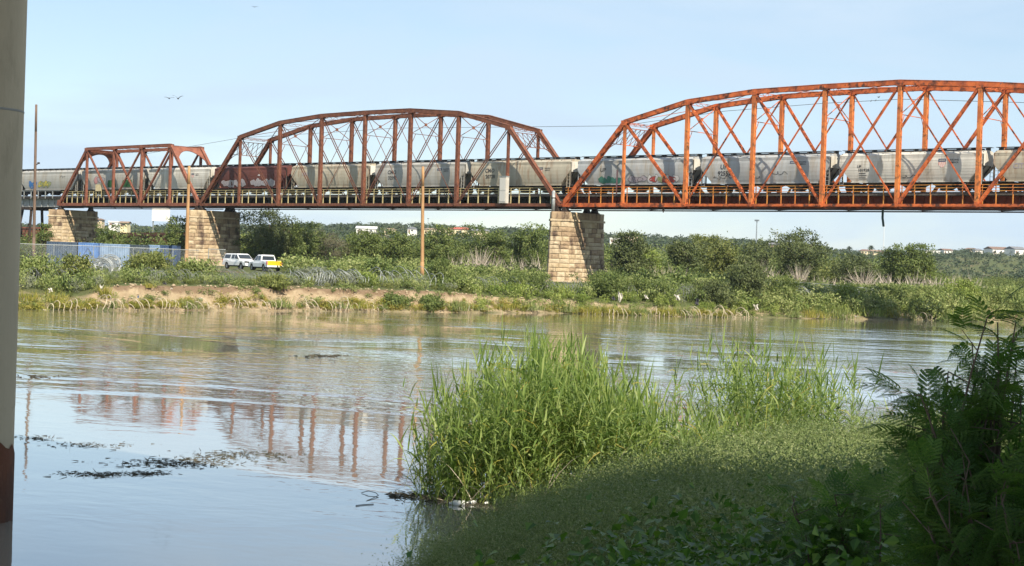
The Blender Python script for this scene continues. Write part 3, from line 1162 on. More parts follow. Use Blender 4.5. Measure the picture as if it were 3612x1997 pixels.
def car_meshes(L):
    Lb = L / 2 - .62
    ms = {}

    def xe(z):
        return Lb - max(0.0, (2.75 - z)) * .95
    mb = MB()
    for sgn in (-1, 1):
        for (z0, y0), (z1, y1) in zip(PROF[:-1], PROF[1:]):
            q = [(-xe(z0), sgn * y0, z0), (xe(z0), sgn * y0, z0), (xe(z1), sgn * y1, z1), (-xe(z1), sgn * y1, z1)]
            mb.quad(*(q if sgn < 0 else q[::-1]))
    for sgn in (-1, 1):
        for (z0, y0), (z1, y1) in zip(PROF[:-1], PROF[1:]):
            q = [(sgn * xe(z0), -y0, z0), (sgn * xe(z0), y0, z0), (sgn * xe(z1), y1, z1), (sgn * xe(z1), -y1, z1)]
            mb.quad(*(q if sgn > 0 else q[::-1]))
    mb.quad((-xe(1.12), 1.38, 1.12), (xe(1.12), 1.38, 1.12), (xe(1.12), -1.38, 1.12), (-xe(1.12), -1.38, 1.12))
    ms['body'] = mb
    mb = MB()
    pr = [(z, -y) for z, y in ROOF] + [(z, y) for z, y in ROOF[::-1][1:]]
    for (z0, y0), (z1, y1) in zip(pr[:-1], pr[1:]):
        mb.quad((-Lb, y0, z0), (Lb, y0, z0), (Lb, y1, z1), (-Lb, y1, z1))
    for sgn in (-1, 1):
        mb.poly([(sgn * Lb, y, z) for z, y in pr])
        # eave strip
        mb.box(-Lb, Lb, min(sgn * 1.36, sgn * 1.50), max(sgn * 1.36, sgn * 1.50), 3.90, 3.98)
        mb.box(-Lb, Lb, min(sgn * 1.44, sgn * 1.49), max(sgn * 1.44, sgn * 1.49), 3.70, 3.90)
    ms['roof'] = mb
    mb = MB()
    mb.box(-Lb - .35, Lb + .35, -.42, -.02, 4.62, 4.66)
    mb.box(-Lb - .35, Lb + .35, .02, .42, 4.62, 4.66)
    mb.box(-Lb + .6, Lb - .6, -.28, .28, 4.36, 4.52)
    for k in range(11):
        x = -Lb + .1 + (2 * Lb - .2) * k / 10
        mb.box(x - .05, x + .05, -.5, .5, 4.30, 4.62)
        mb.box(x - .03, x + .03, -1.2, -.5, 4.14, 4.20)
    ms['running_board'] = mb
    mb = MB()
    for sgn in (-1, 1):
        mb.box(-xe(1.12) - .1, xe(1.12) + .1, min(sgn * 1.34, sgn * 1.50), max(sgn * 1.34, sgn * 1.50), 1.0, 1.118)
    ms['side_sill'] = mb
    mb = MB()
    a, b = 1.6, .45
    mb.hexa([(-b, -.55, .30), (b, -.55, .30), (b, .55, .30), (-b, .55, .30), (-a, -1.28, 1.10), (a, -1.28, 1.10), (a, 1.28, 1.10), (-a, 1.28, 1.10)])
    mb.box(-.5, .5, -.75, .75, .18, .298)
    ms['hopper_bay'] = mb
    mb = MB()
    mb.box(-.02, L / 2 - Lb + 1.5, -1.45, 1.45, .98, 1.08)
    mb.box(.3, L / 2 - Lb + 1.45, -.35, .35, .70, .98)
    for y in (-1.38, 1.38):
        mb.box(1.38, 1.50, y - .07, y + .07, 1.08, 3.9)
    for y in (-.62, .62):
        mb.beam((.2, y, 1.08), (1.40, y, 2.8), .10, .14)
    ms['end_platform'] = mb
    mb = MB()
    for x in (0, .46):
        mb.box(x - .025, x + .025, -.03, .03, .75, 3.95)
    for k in range(8):
        z = .85 + k * .42
        mb.box(0, .46, -.025, .025, z - .02, z + .02)
    ms['ladder'] = mb
    mb = MB()
    for y in (-1.02, 1.02):
        mb.hexa([(-1.25, y - .08, .42), (1.25, y - .08, .42), (1.25, y + .08, .42), (-1.25, y + .08, .42),
                 (-.5, y - .08, .82), (.5, y - .08, .82), (.5, y + .08, .82), (-.5, y + .08, .82)])
        mb.box(-.42, .42, y - .12, y + .12, .28, .44)
        for x in (-.89, .89):
            mb.box(x - .16, x + .16, y - .14, y + .14, .36, .62)
    mb.box(-.25, .25, -1.1, 1.1, .55, .96)
    ms['bogie'] = mb
    mb = MB()
    mb.lathe([(0, -.07), (.36, -.07), (.40, -.03), (.46, -.02), (.46, .06), (.49, .07), (.49, .09), (0, .09)], 20, axis='y')
    ms['wheel'] = mb
    mb = MB()
    mb.box(0, .62, -.11, .11, .70, .92)
    mb.box(.50, .74, -.2, .2, .66, .96)
    ms['coupler'] = mb
    mb = MB()
    for z in np.arange(1.5, 3.7, .30):
        for sgn in (-1,):
            y = float(side_y(z)) + .006
            mb.box(-xe(z) + .05, xe(z) - .05, -y - .006, -y + .012, z - .012, z + .012)
    ms['ribs'] = mb
    return ms


_tx = {}


def text_geo(s, size):
    key = (s, size)
    if key not in _tx:
        cu = bpy.data.curves.new('lettering', 'FONT')
        cu.body = s
        cu.size = size
        cu.align_x = 'CENTER'
        cu.resolution_u = 2
        cu.offset = .02 * size
        ob = bpy.data.objects.new('lettering', cu)
        COL.objects.link(ob)
        bpy.context.view_layer.update()
        me = ob.to_mesh()
        _tx[key] = ([tuple(v.co) for v in me.vertices], [tuple(p.vertices) for p in me.polygons])
        ob.to_mesh_clear()
        bpy.data.objects.remove(ob)
        bpy.data.curves.remove(cu)
    return _tx[key]


def on_side(mb, s, size, x, z, m=0, off=.022):
    v, f = text_geo(s, size)
    i = len(mb.v)
    for a, b, _ in v:
        zz = z + b
        mb.v.append((x + a, -float(side_y(zz)) - off, zz))
    for q in f:
        mb.f.append(tuple(i + k for k in q))
        mb.m.append(m)


def patch_side(mb, pts, m=0, off=.02):
    """flat polygon painted on the near side, given as (x, z)"""
    mb.poly([(x, -float(side_y(z)) - off, z) for x, z in pts], m)


def logo(parent, x, z, s=1.0, shield=True):
    mb = MB()
    for dz, h in ((.42, .10), (.20, .10)):
        patch_side(mb, [(x - .42 * s, z + dz * s), (x + .42 * s, z + dz * s), (x + .42 * s, z + (dz + h) * s), (x - .42 * s, z + (dz + h) * s)])
    patch_side(mb, [(x - .44 * s, z + .2 * s), (x - .34 * s, z + .2 * s), (x - .34 * s, z + .52 * s), (x - .44 * s, z + .52 * s)], off=.024)
    patch_side(mb, [(x + .34 * s, z + .2 * s), (x + .44 * s, z + .2 * s), (x + .44 * s, z + .52 * s), (x + .34 * s, z + .52 * s)], off=.024)
    mb.build('emblem_band', MT['logo_b'], parent)
    if shield:
        mb = MB()
        k = 9
        pts = []
        for i in range(k + 1):
            t = math.pi + math.pi * i / k
            pts.append((x + .42 * s * math.cos(t), z + .16 * s + .62 * s * math.sin(t) * (1 if True else 0)))
        for i in range(7):
            x0 = x - .40 * s + .80 * s * i / 7
            x1 = x0 + .80 * s / 7
            def zb_(xx):
                return z + .16 * s - .58 * s * math.sqrt(max(0, 1 - ((xx - x) / (.43 * s)) ** 2))
            patch_side(mb, [(x0, zb_(x0)), (x1, zb_(x1)), (x1, z + .16 * s), (x0, z + .16 * s)], m=i % 2)
        mb.build('emblem_shield', [MT['logo_r'], MT['logo_w']], parent)
    mb = MB()
    on_side(mb, 'BUILDING', .24 * s, x + 1.35 * s, z + .30 * s)
    on_side(mb, 'AMERICA', .24 * s, x + 1.35 * s, z + .02 * s)
    mb.build('slogan', MT['ink'], parent)


def graffiti(parent, x0, x1, z0, z1, cols, n, seed, outline='blk'):
    """bubbly sprayed letters: fat closed blobs with outlines, one colour per mesh"""
    r = random.Random(seed)
    by = {}
    w = (x1 - x0) / n
    for i in range(n):
        c = cols[i % len(cols)]
        cx, cz = x0 + w * (i + .5), (z0 + z1) / 2 + r.uniform(-.08, .08)
        ph = [r.uniform(0, 6.28) for _ in range(3)]
        pts, pt2 = [], []
        for k in range(18):
            t = 2 * math.pi * k / 18
            rr = 1 + .22 * math.sin(2 * t + ph[0]) + .15 * math.sin(3 * t + ph[1]) + .1 * math.sin(5 * t + ph[2])
            pts.append((cx + w * .80 * rr * math.cos(t), min(max(cz + (z1 - z0) * .46 * rr * math.sin(t), 1.14), 3.6)))
        by.setdefault(c, []).append((pts, .012 + .0025 * i))
        o2 = .012 + .0025 * i + .004
        mbk = by.setdefault('_o', [])
        for k in range(18):
            a, b = pts[k], pts[(k + 1) % 18]
            a2 = (cx + (a[0] - cx) * .92, cz + (a[1] - cz) * .92)
            b2 = (cx + (b[0] - cx) * .92, cz + (b[1] - cz) * .92)
            mbk.append(([a, b, b2, a2], o2))
    for c, lst in by.items():
        mb = MB()
        for pts, off in lst:
            patch_side(mb, pts, off=off)
        mb.build('graffiti', MT['g_' + (outline if c == '_o' else c)], parent)


def scribble(parent, x0, x1, z, h, col, seed):
    r = random.Random(seed)
    mb = MB()
    p = (x0, z)
    ph = r.uniform(0, 6.28)
    nn_ = int((x1 - x0) / .07)
    for i_ in range(nn_):
        t = i_ / nn_
        q = (x0 + (x1 - x0) * t + .16 * math.sin(t * (x1 - x0) * 9 + ph), z + h * (.6 * math.sin(t * (x1 - x0) * 7.3) + .4 * math.sin(t * (x1 - x0) * 13.1 + ph)))
        dx, dz = q[0] - p[0], q[1] - p[1]
        L = math.hypot(dx, dz) + 1e-6
        nx, nz = -dz / L * .028, dx / L * .028
        patch_side(mb, [(p[0] - nx, p[1] - nz), (q[0] - nx, q[1] - nz), (q[0] + nx, q[1] + nz), (p[0] + nx, p[1] + nz)], off=.026)
        p = q
    mb.build('scrawled_tag', MT['g_' + col], parent)


CARS = [
    (-140.0, -122.2, 'car_grey', 'grey hopper wagon partly hidden behind the concrete pillar'),
    (-122.1, -104.27, 'car_grey', 'grey hopper wagon with blue and yellow graffiti left of the small truss'),
    (-104.27, -86.32, 'car_grey', 'grey hopper wagon with a dark green painted band in the small truss'),
    (-86.32, -70.15, 'car_white', 'pale ribbed hopper wagon just left of the red wagon'),
    (-70.15, -52.74, 'car_red', 'dark red hopper wagon with pale graffiti, the only red one'),
    (-52.74, -35.51, 'car_tan', 'dingy tan hopper wagon directly right of the red wagon'),
    (-35.51, -17.61, 'car_grey', 'grey hopper wagon lettered CMO 32592'),
    (-17.61, .33, 'car_tan', 'rust stained tan hopper wagon lettered CMO 20728'),
    (.33, 18.82, 'car_cool', 'grey hopper wagon with red white and green graffiti entering the orange truss'),
    (18.82, 37.21, 'car_cool', 'grey hopper wagon lettered UP 92552 in the orange truss'),
    (37.21, 55.23, 'car_white', 'pale ribbed hopper wagon lettered UP 101928 with red shield emblem'),
    (55.23, 73.3, 'car_tan', 'tan hopper wagon with purple graffiti cut by the right edge'),
]
_meshes = {}
for ci, (xa, xb, cm, lab) in enumerate(CARS):
    L = xb - xa
    T = thing('hopper_wagon', lab, 'hopper wagon', ((xa + xb) / 2, BW / 2, ZB + RAILZ), group='hopper wagons coupled in one train')
    ms = car_meshes(L)
    ms['body'].build('body', MT[cm], T)
    ms['roof'].build('roof', MT[cm], T)
    ms['running_board'].build('running_board', MT['car_top'], T)
    ms['side_sill'].build('side_sill', MT[cm], T)
    if ci in (3, 10):
        ms['ribs'].build('side_ribs', MT[cm], T)
    Lb = L / 2 - .62
    k = 'sh'
    if k not in _meshes:
        _meshes[k] = dict(bay=ms['hopper_bay'].mesh('hopper_bay', MT['car_under']), bogie=ms['bogie'].mesh('bogie', MT['iron']),
                          wheel=ms['wheel'].mesh('wheel', MT['iron'], True), coupler=ms['coupler'].mesh('coupler', MT['iron']),
                          plat=ms['end_platform'].mesh('end_platform', MT['car_under']))
        for c in ('car_grey', 'car_white', 'car_red', 'car_tan', 'car_cool'):
            _meshes['lad_' + c] = ms['ladder'].mesh('ladder', MT[c])
    sh = _meshes[k]
    for bx in (-3.75, 0, 3.75):
        link('hopper_bay', sh['bay'], T, (bx * L / 17.9, 0, 0))
    for sg in (-1, 1):
        b = link('bogie', sh['bogie'], T, (sg * (L / 2 - 2.35), 0, 0))
        for wx in (-.89, .89):
            for wy in (-.78, .78):
                o = link('wheel', sh['wheel'], b, (wx, wy, .49))
                if wy > 0:
                    o.rotation_euler = (0, 0, math.pi)
        o = link('coupler', sh['coupler'], T, (sg * (L / 2 - .60), 0, 0))
        if sg < 0:
            o.rotation_euler = (0, 0, math.pi)
        o = link('end_platform', sh['plat'], T, (sg * (Lb - 1.45), 0, 0))
        if sg < 0:
            o.rotation_euler = (0, 0, math.pi)
        for sy in (-1, 1):
            link('ladder', _meshes['lad_' + cm], T, (sg * (Lb - .28) - .23, sy * 1.46, 0))
        # end sheet: the vertical top end panel
        mb = MB()
        mb.box(Lb + .004, Lb + .05, -1.40, 1.40, 2.72, 4.02)
        o = mb.build('end_panel', MT['car_white' if cm in ('car_tan', 'car_white', 'car_cool') else cm], T)  # paler than the body on tan and cool wagons: sunlit end put into colour
        if sg < 0:
            o.rotation_euler = (0, 0, math.pi)
    # writing and paint
    if ci == 1:
        graffiti(T, -5.4, -3.6, 1.2, 2.5, ['blu', 'blu'], 2, 3, 'blu')
        graffiti(T, -2.6, .6, 1.4, 2.6, ['yel', 'olive', 'yel', 'olive'], 4, 4)
        scribble(T, 3.6, 5.0, 3.1, .25, 'blk', 5)
    if ci == 2:
        for (u0, u1) in ((-1.2, 1.0), (2.7, 5.3)):
            mb = MB(); patch_side(mb, [(u0, 1.35), (u1, 1.35), (u1, 1.9), (u0, 1.9)]); patch_side(mb, [(u0, 1.9), (u1, 1.9), (u1, 2.5), (u0 + .3, 2.45)]); mb.build('green_band', MT['g_grn2'], T)
        graffiti(T, -4.6, -2.4, 2.0, 3.2, ['pink', 'grey'], 2, 8)
    if ci == 3:
        logo(T, 3.6, 2.95, .75)
    if ci == 4:
        graffiti(T, -6.0, -1.0, 1.25, 2.25, ['grey'], 6, 9, 'wht')
        graffiti(T, 0.6, 5.6, 1.25, 2.25, ['grey'], 6, 10, 'wht')
        mb = MB(); patch_side(mb, [(1.9, 2.85), (2.5, 2.8), (2.3, 3.05)]); mb.build('pale_scar', MT['g_wht'], T)
    if ci == 5:
        mb = MB(); on_side(mb, 'CMO', .62, -5.0, 2.75); mb.build('lettering', MT['g_grey'], T)
    if ci == 6:
        mb = MB(); on_side(mb, 'CMO', .72, -5.0, 2.75); on_side(mb, '32592', .66, -4.9, 2.0); mb.build('lettering', MT['ink'], T)
        logo(T, 3.9, 2.95, .9, False)
    if ci == 7:
        mb = MB(); on_side(mb, 'CMO', .72, -5.0, 2.75); on_side(mb, '20728', .66, -4.9, 2.0); mb.build('lettering', MT['ink'], T)
        logo(T, 3.6, 2.85, .85)
    if ci == 8:
        graffiti(T, -5.2, -2.0, 1.2, 2.0, ['teal', 'teal'], 5, 12, 'green')
        graffiti(T, -.6, 1.8, 1.25, 2.1, ['grey'], 3, 13)
        graffiti(T, 2.2, 6.6, 1.2, 2.15, ['wht', 'red', 'wht', 'olive', 'red'], 8, 14)
        mb = MB(); on_side(mb, 'UP', .7, -4.6, 2.6); mb.build('lettering', MT['ink'], T)
    if ci == 9:
        mb = MB(); on_side(mb, 'UP', .78, -5.35, 2.70); on_side(mb, '92552', .72, -5.25, 1.98); mb.build('lettering', MT['ink'], T)
        logo(T, 3.9, 3.05, .9, False)
        scribble(T, -6.8, -3.6, 1.72, .22, 'blk', 21)
        scribble(T, .9, 3.2, 2.15, .22, 'blk', 22)
        scribble(T, -1.6, -.2, 1.7, .16, 'blk', 23)
        mb = MB(); on_side(mb, '9', .6, 5.6, 2.0); mb.build('chalk_mark', MT['g_grey'], T)
    if ci == 10:
        mb = MB(); on_side(mb, 'UP', .42, -5.9, 2.62); on_side(mb, '101928', .46, -5.35, 2.22); mb.build('lettering', MT['ink'], T)
        mb = MB()
        for q in range(4):
            patch_side(mb, [(-5.95, 1.98 - .2 * q), (-5.1 + .1 * (q % 2), 1.98 - .2 * q), (-5.1 + .1 * (q % 2), 2.04 - .2 * q), (-5.95, 2.04 - .2 * q)])
        mb.build('data_lines', MT['ink'], T)
        logo(T, 3.9, 2.95, 1.0)
        scribble(T, -1.3, 1.0, 1.62, .17, 'blk', 31)
    if ci == 11:
        mb = MB(); on_side(mb, 'CITX', .75, -5.4, 2.35); mb.build('lettering', MT['g_grey'], T)
        graffiti(T, -4.2, 2.0, 1.2, 2.6, ['pur', 'olive', 'pur', 'olive'], 6, 33)

# ------------------------------------------------------------------ highway bridge over the camera: pillar in view, deck that shades the near bank
foot = onz(35, 1837, 0.0)
PR = .82
pc = foot - RT * PR
DY0, DY1, DZ = -163.5, -147.4, 16.2
HB = thing('highway_bridge', 'concrete highway bridge whose round pillar stands in the water at left', 'bridge', (pc[0], pc[1], 0))


def hb(mb, name, m, smooth=False):
    return mb.build(name, m, HB, smooth)


for (ox, oy) in ((0, 0), (0, -12), (36, 0), (36, -12), (-36, 0), (-36, -12)):
    mb = MB()
    base = -1.5
    n = 28
    prof = [(PR, 1.9), (PR, 14.4)]
    mb.lathe(prof, 36, c=(ox, oy, 0))
    o = hb(mb, 'pillar', MT['concrete'], False)
    for p in o.data.polygons:
        p.use_smooth = True
    mb = MB()
    # stained lower casing with a ragged upper edge
    k = 48
    i0 = len(mb.v)
    rr = PR + .015
    for q in range(k):
        t = 2 * math.pi * q / k
        for z in (-2.0, 1.20 + .12 * math.sin(3 * t + 1) + .07 * math.sin(11 * t) + .03 * math.sin(23 * t)):
            mb.v.append((ox + rr * math.cos(t), oy + rr * math.sin(t), z))
    for q in range(k):
        a, b = 2 * q, 2 * ((q + 1) % k)
        mb.f.append((i0 + a, i0 + b, i0 + b + 1, i0 + a + 1))
        mb.m.append(0)
    o = hb(mb, 'stained_casing', MT['rustbase'], True)
    mb = MB()
    mb.lathe([(PR - .004, -2.0), (PR - .004, 1.9)], 36, c=(ox, oy, 0))
    hb(mb, 'pillar_foot', MT['concrete'], True)
    mb = MB()
    mb.lathe([(PR + .001, 6.80), (PR + .006, 6.81), (PR + .006, 6.83), (PR + .001, 6.84)], 36, c=(ox, oy, 0))
    hb(mb, 'joint_seam', MT['deckconc'], True)
for ox in (-36, 0, 36):
    mb = MB()
    mb.box(ox - 1.0, ox + 1.0, -14.5, 1.0, 14.4, 15.2)
    hb(mb, 'cap_beam', MT['deckconc'])
for k in range(5):
    y = DY0 - pc[1] + 1.6 + k * 3.1
    mb = MB()
    mb.box(-90, 150, y - .5, y + .5, 15.2, 16.0)
    hb(mb, 'girder', MT['deckconc'])
mb = MB()
mb.box(-90, 150, DY0 - pc[1], DY1 - pc[1], 16.0, 16.3)
hb(mb, 'deck_slab', MT['deckconc'])
for y in (DY0 - pc[1] + .2, DY1 - pc[1] - .2):
    mb = MB()
    mb.box(-90, 150, y - .18, y + .18, 16.3, 17.2)
    hb(mb, 'parapet', MT['deckconc'])


# ------------------------------------------------------------------ utility poles, masts and a wire
def pole(name, label, px, py_top, depth, px_bot, py_bot, r, m, arms=None):
    top = at(px, py_top, depth)
    b0 = at(px_bot, py_bot, depth)
    d = (b0 - top) / (b0[2] - top[2])
    z = gz(*b0[:2]) - .2
    bot = top + d * (z - top[2])
    T = thing(name, label, 'pole', bot)
    mb = MB()
    k = 6
    for i in range(k):
        a, b = bot + (top - bot) * i / k, bot + (top - bot) * (i + 1) / k
        mb.tube(a - bot, b - bot, r * (1.15 - .35 * i / k), r * (1.15 - .35 * (i + 1) / k), 10, cap=(i in (0, k - 1)))
    mb.build('shaft', m, T, True)
    mb = MB()
    mb.tube(top - bot, top - bot + np.array((0, 0, .08)), r * .85, r * .6, 10)
    mb.build('pole_cap', m, T)
    if arms:
        arms(T, top - bot)
    return T, top, bot


def arm_l(T, top):
    mb = MB()
    q = top * .62
    mb.beam(q, q + RT * .35 + np.array((0, 0, .25)), .08, .08)
    mb.build('bracket', MT['rust_d'], T)
    mb = MB()
    p = q + RT * .4 + np.array((0, 0, .28))
    mb.box(p[0] - .12, p[0] + .12, p[1] - .1, p[1] + .1, p[2] - .08, p[2] + .12)
    mb.build('insulator', MT['rust_d'], T)


pole('utility_pole', 'tall thin brown pole beside the concrete pillar, left of the small truss', 128, 371, 205, 119, 880, .17, MT['poleB'], arm_l)
pole('utility_pole', 'tan pole in front of the stone pier left of the brown truss', 667, 588, 190, 657, 930, .19, MT['poleW'])
pole('utility_pole', 'tan pole rising from the scrub in front of the brown truss middle', 1492, 590, 193, 1489, 972, .20, MT['poleW'])


def mast(label, px, py0, py1, depth, r, m, heads=0):
    top, bot = at(px, py0, depth), at(px - 3, py1, depth)
    bot[2] = min(bot[2], gz(*bot[:2]) - .3)
    T = thing('antenna_mast', label, 'mast', bot)
    mb = MB()
    h = top[2] - bot[2]
    mb.tube((0, 0, 0), (0, 0, h), r, r * .6, 8)
    mb.build('shaft', m, T)
    mb = MB()
    for k in range(max(heads, 1)):
        w = r * (3 if heads else 1.6)
        mb.box(-w, w, -r, r, h - r * 2 - k * r * 3, h - k * r * 3)
    mb.build('head', m, T)


MT['mast'] = mat('mast_grey', (.22, .25, .27), rough=.7)
MT['mastw'] = mat('mast_white', (.62, .64, .66), rough=.7)
mast('slim grey mast on the skyline right of the tall pier', 2670, 775, 870, 820, .38, MT['mast'], 1)
mast('low floodlight mast with white lamps right of the slim mast', 2741, 818, 860, 900, .25, MT['mastw'], 2)
mast('faint pale tower on the skyline above the right hand trees', 3119, 792, 880, 1600, .5, MT['mastw'])
mast('small street lamp post on the skyline behind the tan pole', 1512, 770, 812, 800, .15, MT['mast'], 1)

# overhead wire behind the bridge
mb = MB()
wp = [(500, 545), (700, 512), (850, 486), (1120, 470), (1400, 452), (1920, 447), (2190, 444), (2560, 392), (2900, 365), (3180, 350), (3612, 362), (4000, 372)]
wd = [330, 318, 308, 296, 284, 262, 250, 238, 226, 216, 204, 194]
P = [at(x, y, d) for (x, y), d in zip(wp, wd)]
Q = []
for i in range(len(P) - 1):
    for t in np.linspace(0, 1, 4)[:-1]:
        Q.append(P[i] + (P[i + 1] - P[i]) * t)
mb.path(Q + [P[-1]], .03, 4)
tag(mb.build('overhead_wire', MT['rust_d']), 'thin dark wire strung behind the trusses across the sky', 'wire')

# birds
MT['bird'] = mat('bird_feathers', (.045, .045, .05), (.10, .10, .10), 6., .8)


def bird(label, px, py, depth, span, head, flap, group, perch=False):
    p = at(px, py, depth)
    T = thing('bird', label, 'bird', p, head, group)
    mb = MB()
    L = span * .55
    pr = [(-.5, .01), (-.42, .05), (-.2, .11), (.05, .14), (.25, .11), (.38, .07), (.46, .06), (.52, .05), (.6, .012)]
    i = 0
    n = 10
    for x, r_ in pr:
        for k in range(n):
            t = 2 * math.pi * k / n
            if perch:
                mb.v.append((r_ * L * math.cos(t) + x * L * .35, r_ * L * math.sin(t), x * L * .9))
            else:
                mb.v.append((x * L, r_ * L * math.cos(t), r_ * L * .85 * math.sin(t)))
    for j in range(len(pr) - 1):
        for k in range(n):
            mb.f.append((j * n + k, j * n + (k + 1) % n, (j + 1) * n + (k + 1) % n, (j + 1) * n + k))
            mb.m.append(0)
    mb.build('body', MT['bird'], T, True)
    for s in (-1, 1):
        mb = MB()
        sp = [(0, .0), (.35, flap * .35), (.7, flap * .55), (1.0, flap * .5)]
        ch_ = [.26, .24, .17, .03]
        for j in range(3):
            y0, y1 = s * sp[j][0] * span / 2, s * sp[j + 1][0] * span / 2
            if perch:
                y0, y1 = s * (.05 + .03 * j) * span, s * (.05 + .03 * (j + 1)) * span
                mb.quad((.1 * L, y0, .3 * L), (-.3 * L, y0, -.5 * L), (-.35 * L, y1, -.55 * L), (.0, y1, .1 * L))
                continue
            z0, z1 = sp[j][1] * span / 2, sp[j + 1][1] * span / 2
            mb.hexa([(-ch_[j] * span / 2, y0, z0 - .004), (ch_[j] * span / 2, y0, z0 - .004), (ch_[j + 1] * span / 2, y1, z1 - .004), (-ch_[j + 1] * span / 2, y1, z1 - .004),
                     (-ch_[j] * span / 2, y0, z0 + .006), (ch_[j] * span / 2, y0, z0 + .006), (ch_[j + 1] * span / 2, y1, z1 + .006), (-ch_[j + 1] * span / 2, y1, z1 + .006)])
        mb.build('wing', MT['bird'], T)


bird('flying bird leading at left of the pair over the small truss', 597, 347, 120, .75, 2.6, .35, 'birds in flight')
bird('flying bird with raised wings, right one of the pair', 628, 348, 120, .80, 2.3, .9, 'birds in flight')
bird('lone speck of a bird near the top edge of the sky', 898, 25, 160, .6, 2.5, .4, 'birds in flight')
bird('small bird perched lowest on the wire inside the orange truss', 3073, 356, 220, .55, 1.0, 0, 'birds on the wire', True)
bird('small bird perched in the middle of three on the wire', 3089, 354, 220, .55, 1.0, 0, 'birds on the wire', True)
bird('bird fluttering just above the wire inside the orange truss', 3099, 344, 220, .6, 1.2, .9, 'birds on the wire')
bird('small bird sitting on the orange top chord near the right edge', 3531, 294, 171, .5, 1.0, 0, 'birds on the truss', True)


# ------------------------------------------------------------------ pickup trucks
def loft(mb, secs, m=0, closed=True, cap=True):
    i = len(mb.v)
    n = len(secs[0])
    for s_ in secs:
        mb.v += [tuple(p) for p in s_]
    for j in range(len(secs) - 1):
        for k in range(n if closed else n - 1):
            mb.f.append((i + j * n + k, i + j * n + (k + 1) % n, i + (j + 1) * n + (k + 1) % n, i + (j + 1) * n + k))
            mb.m.append(m)
    if cap:
        mb.f.append(tuple(i + k for k in range(n))[::-1])
        mb.f.append(tuple(i + (len(secs) - 1) * n + k for k in range(n)))
        mb.m += [m, m]


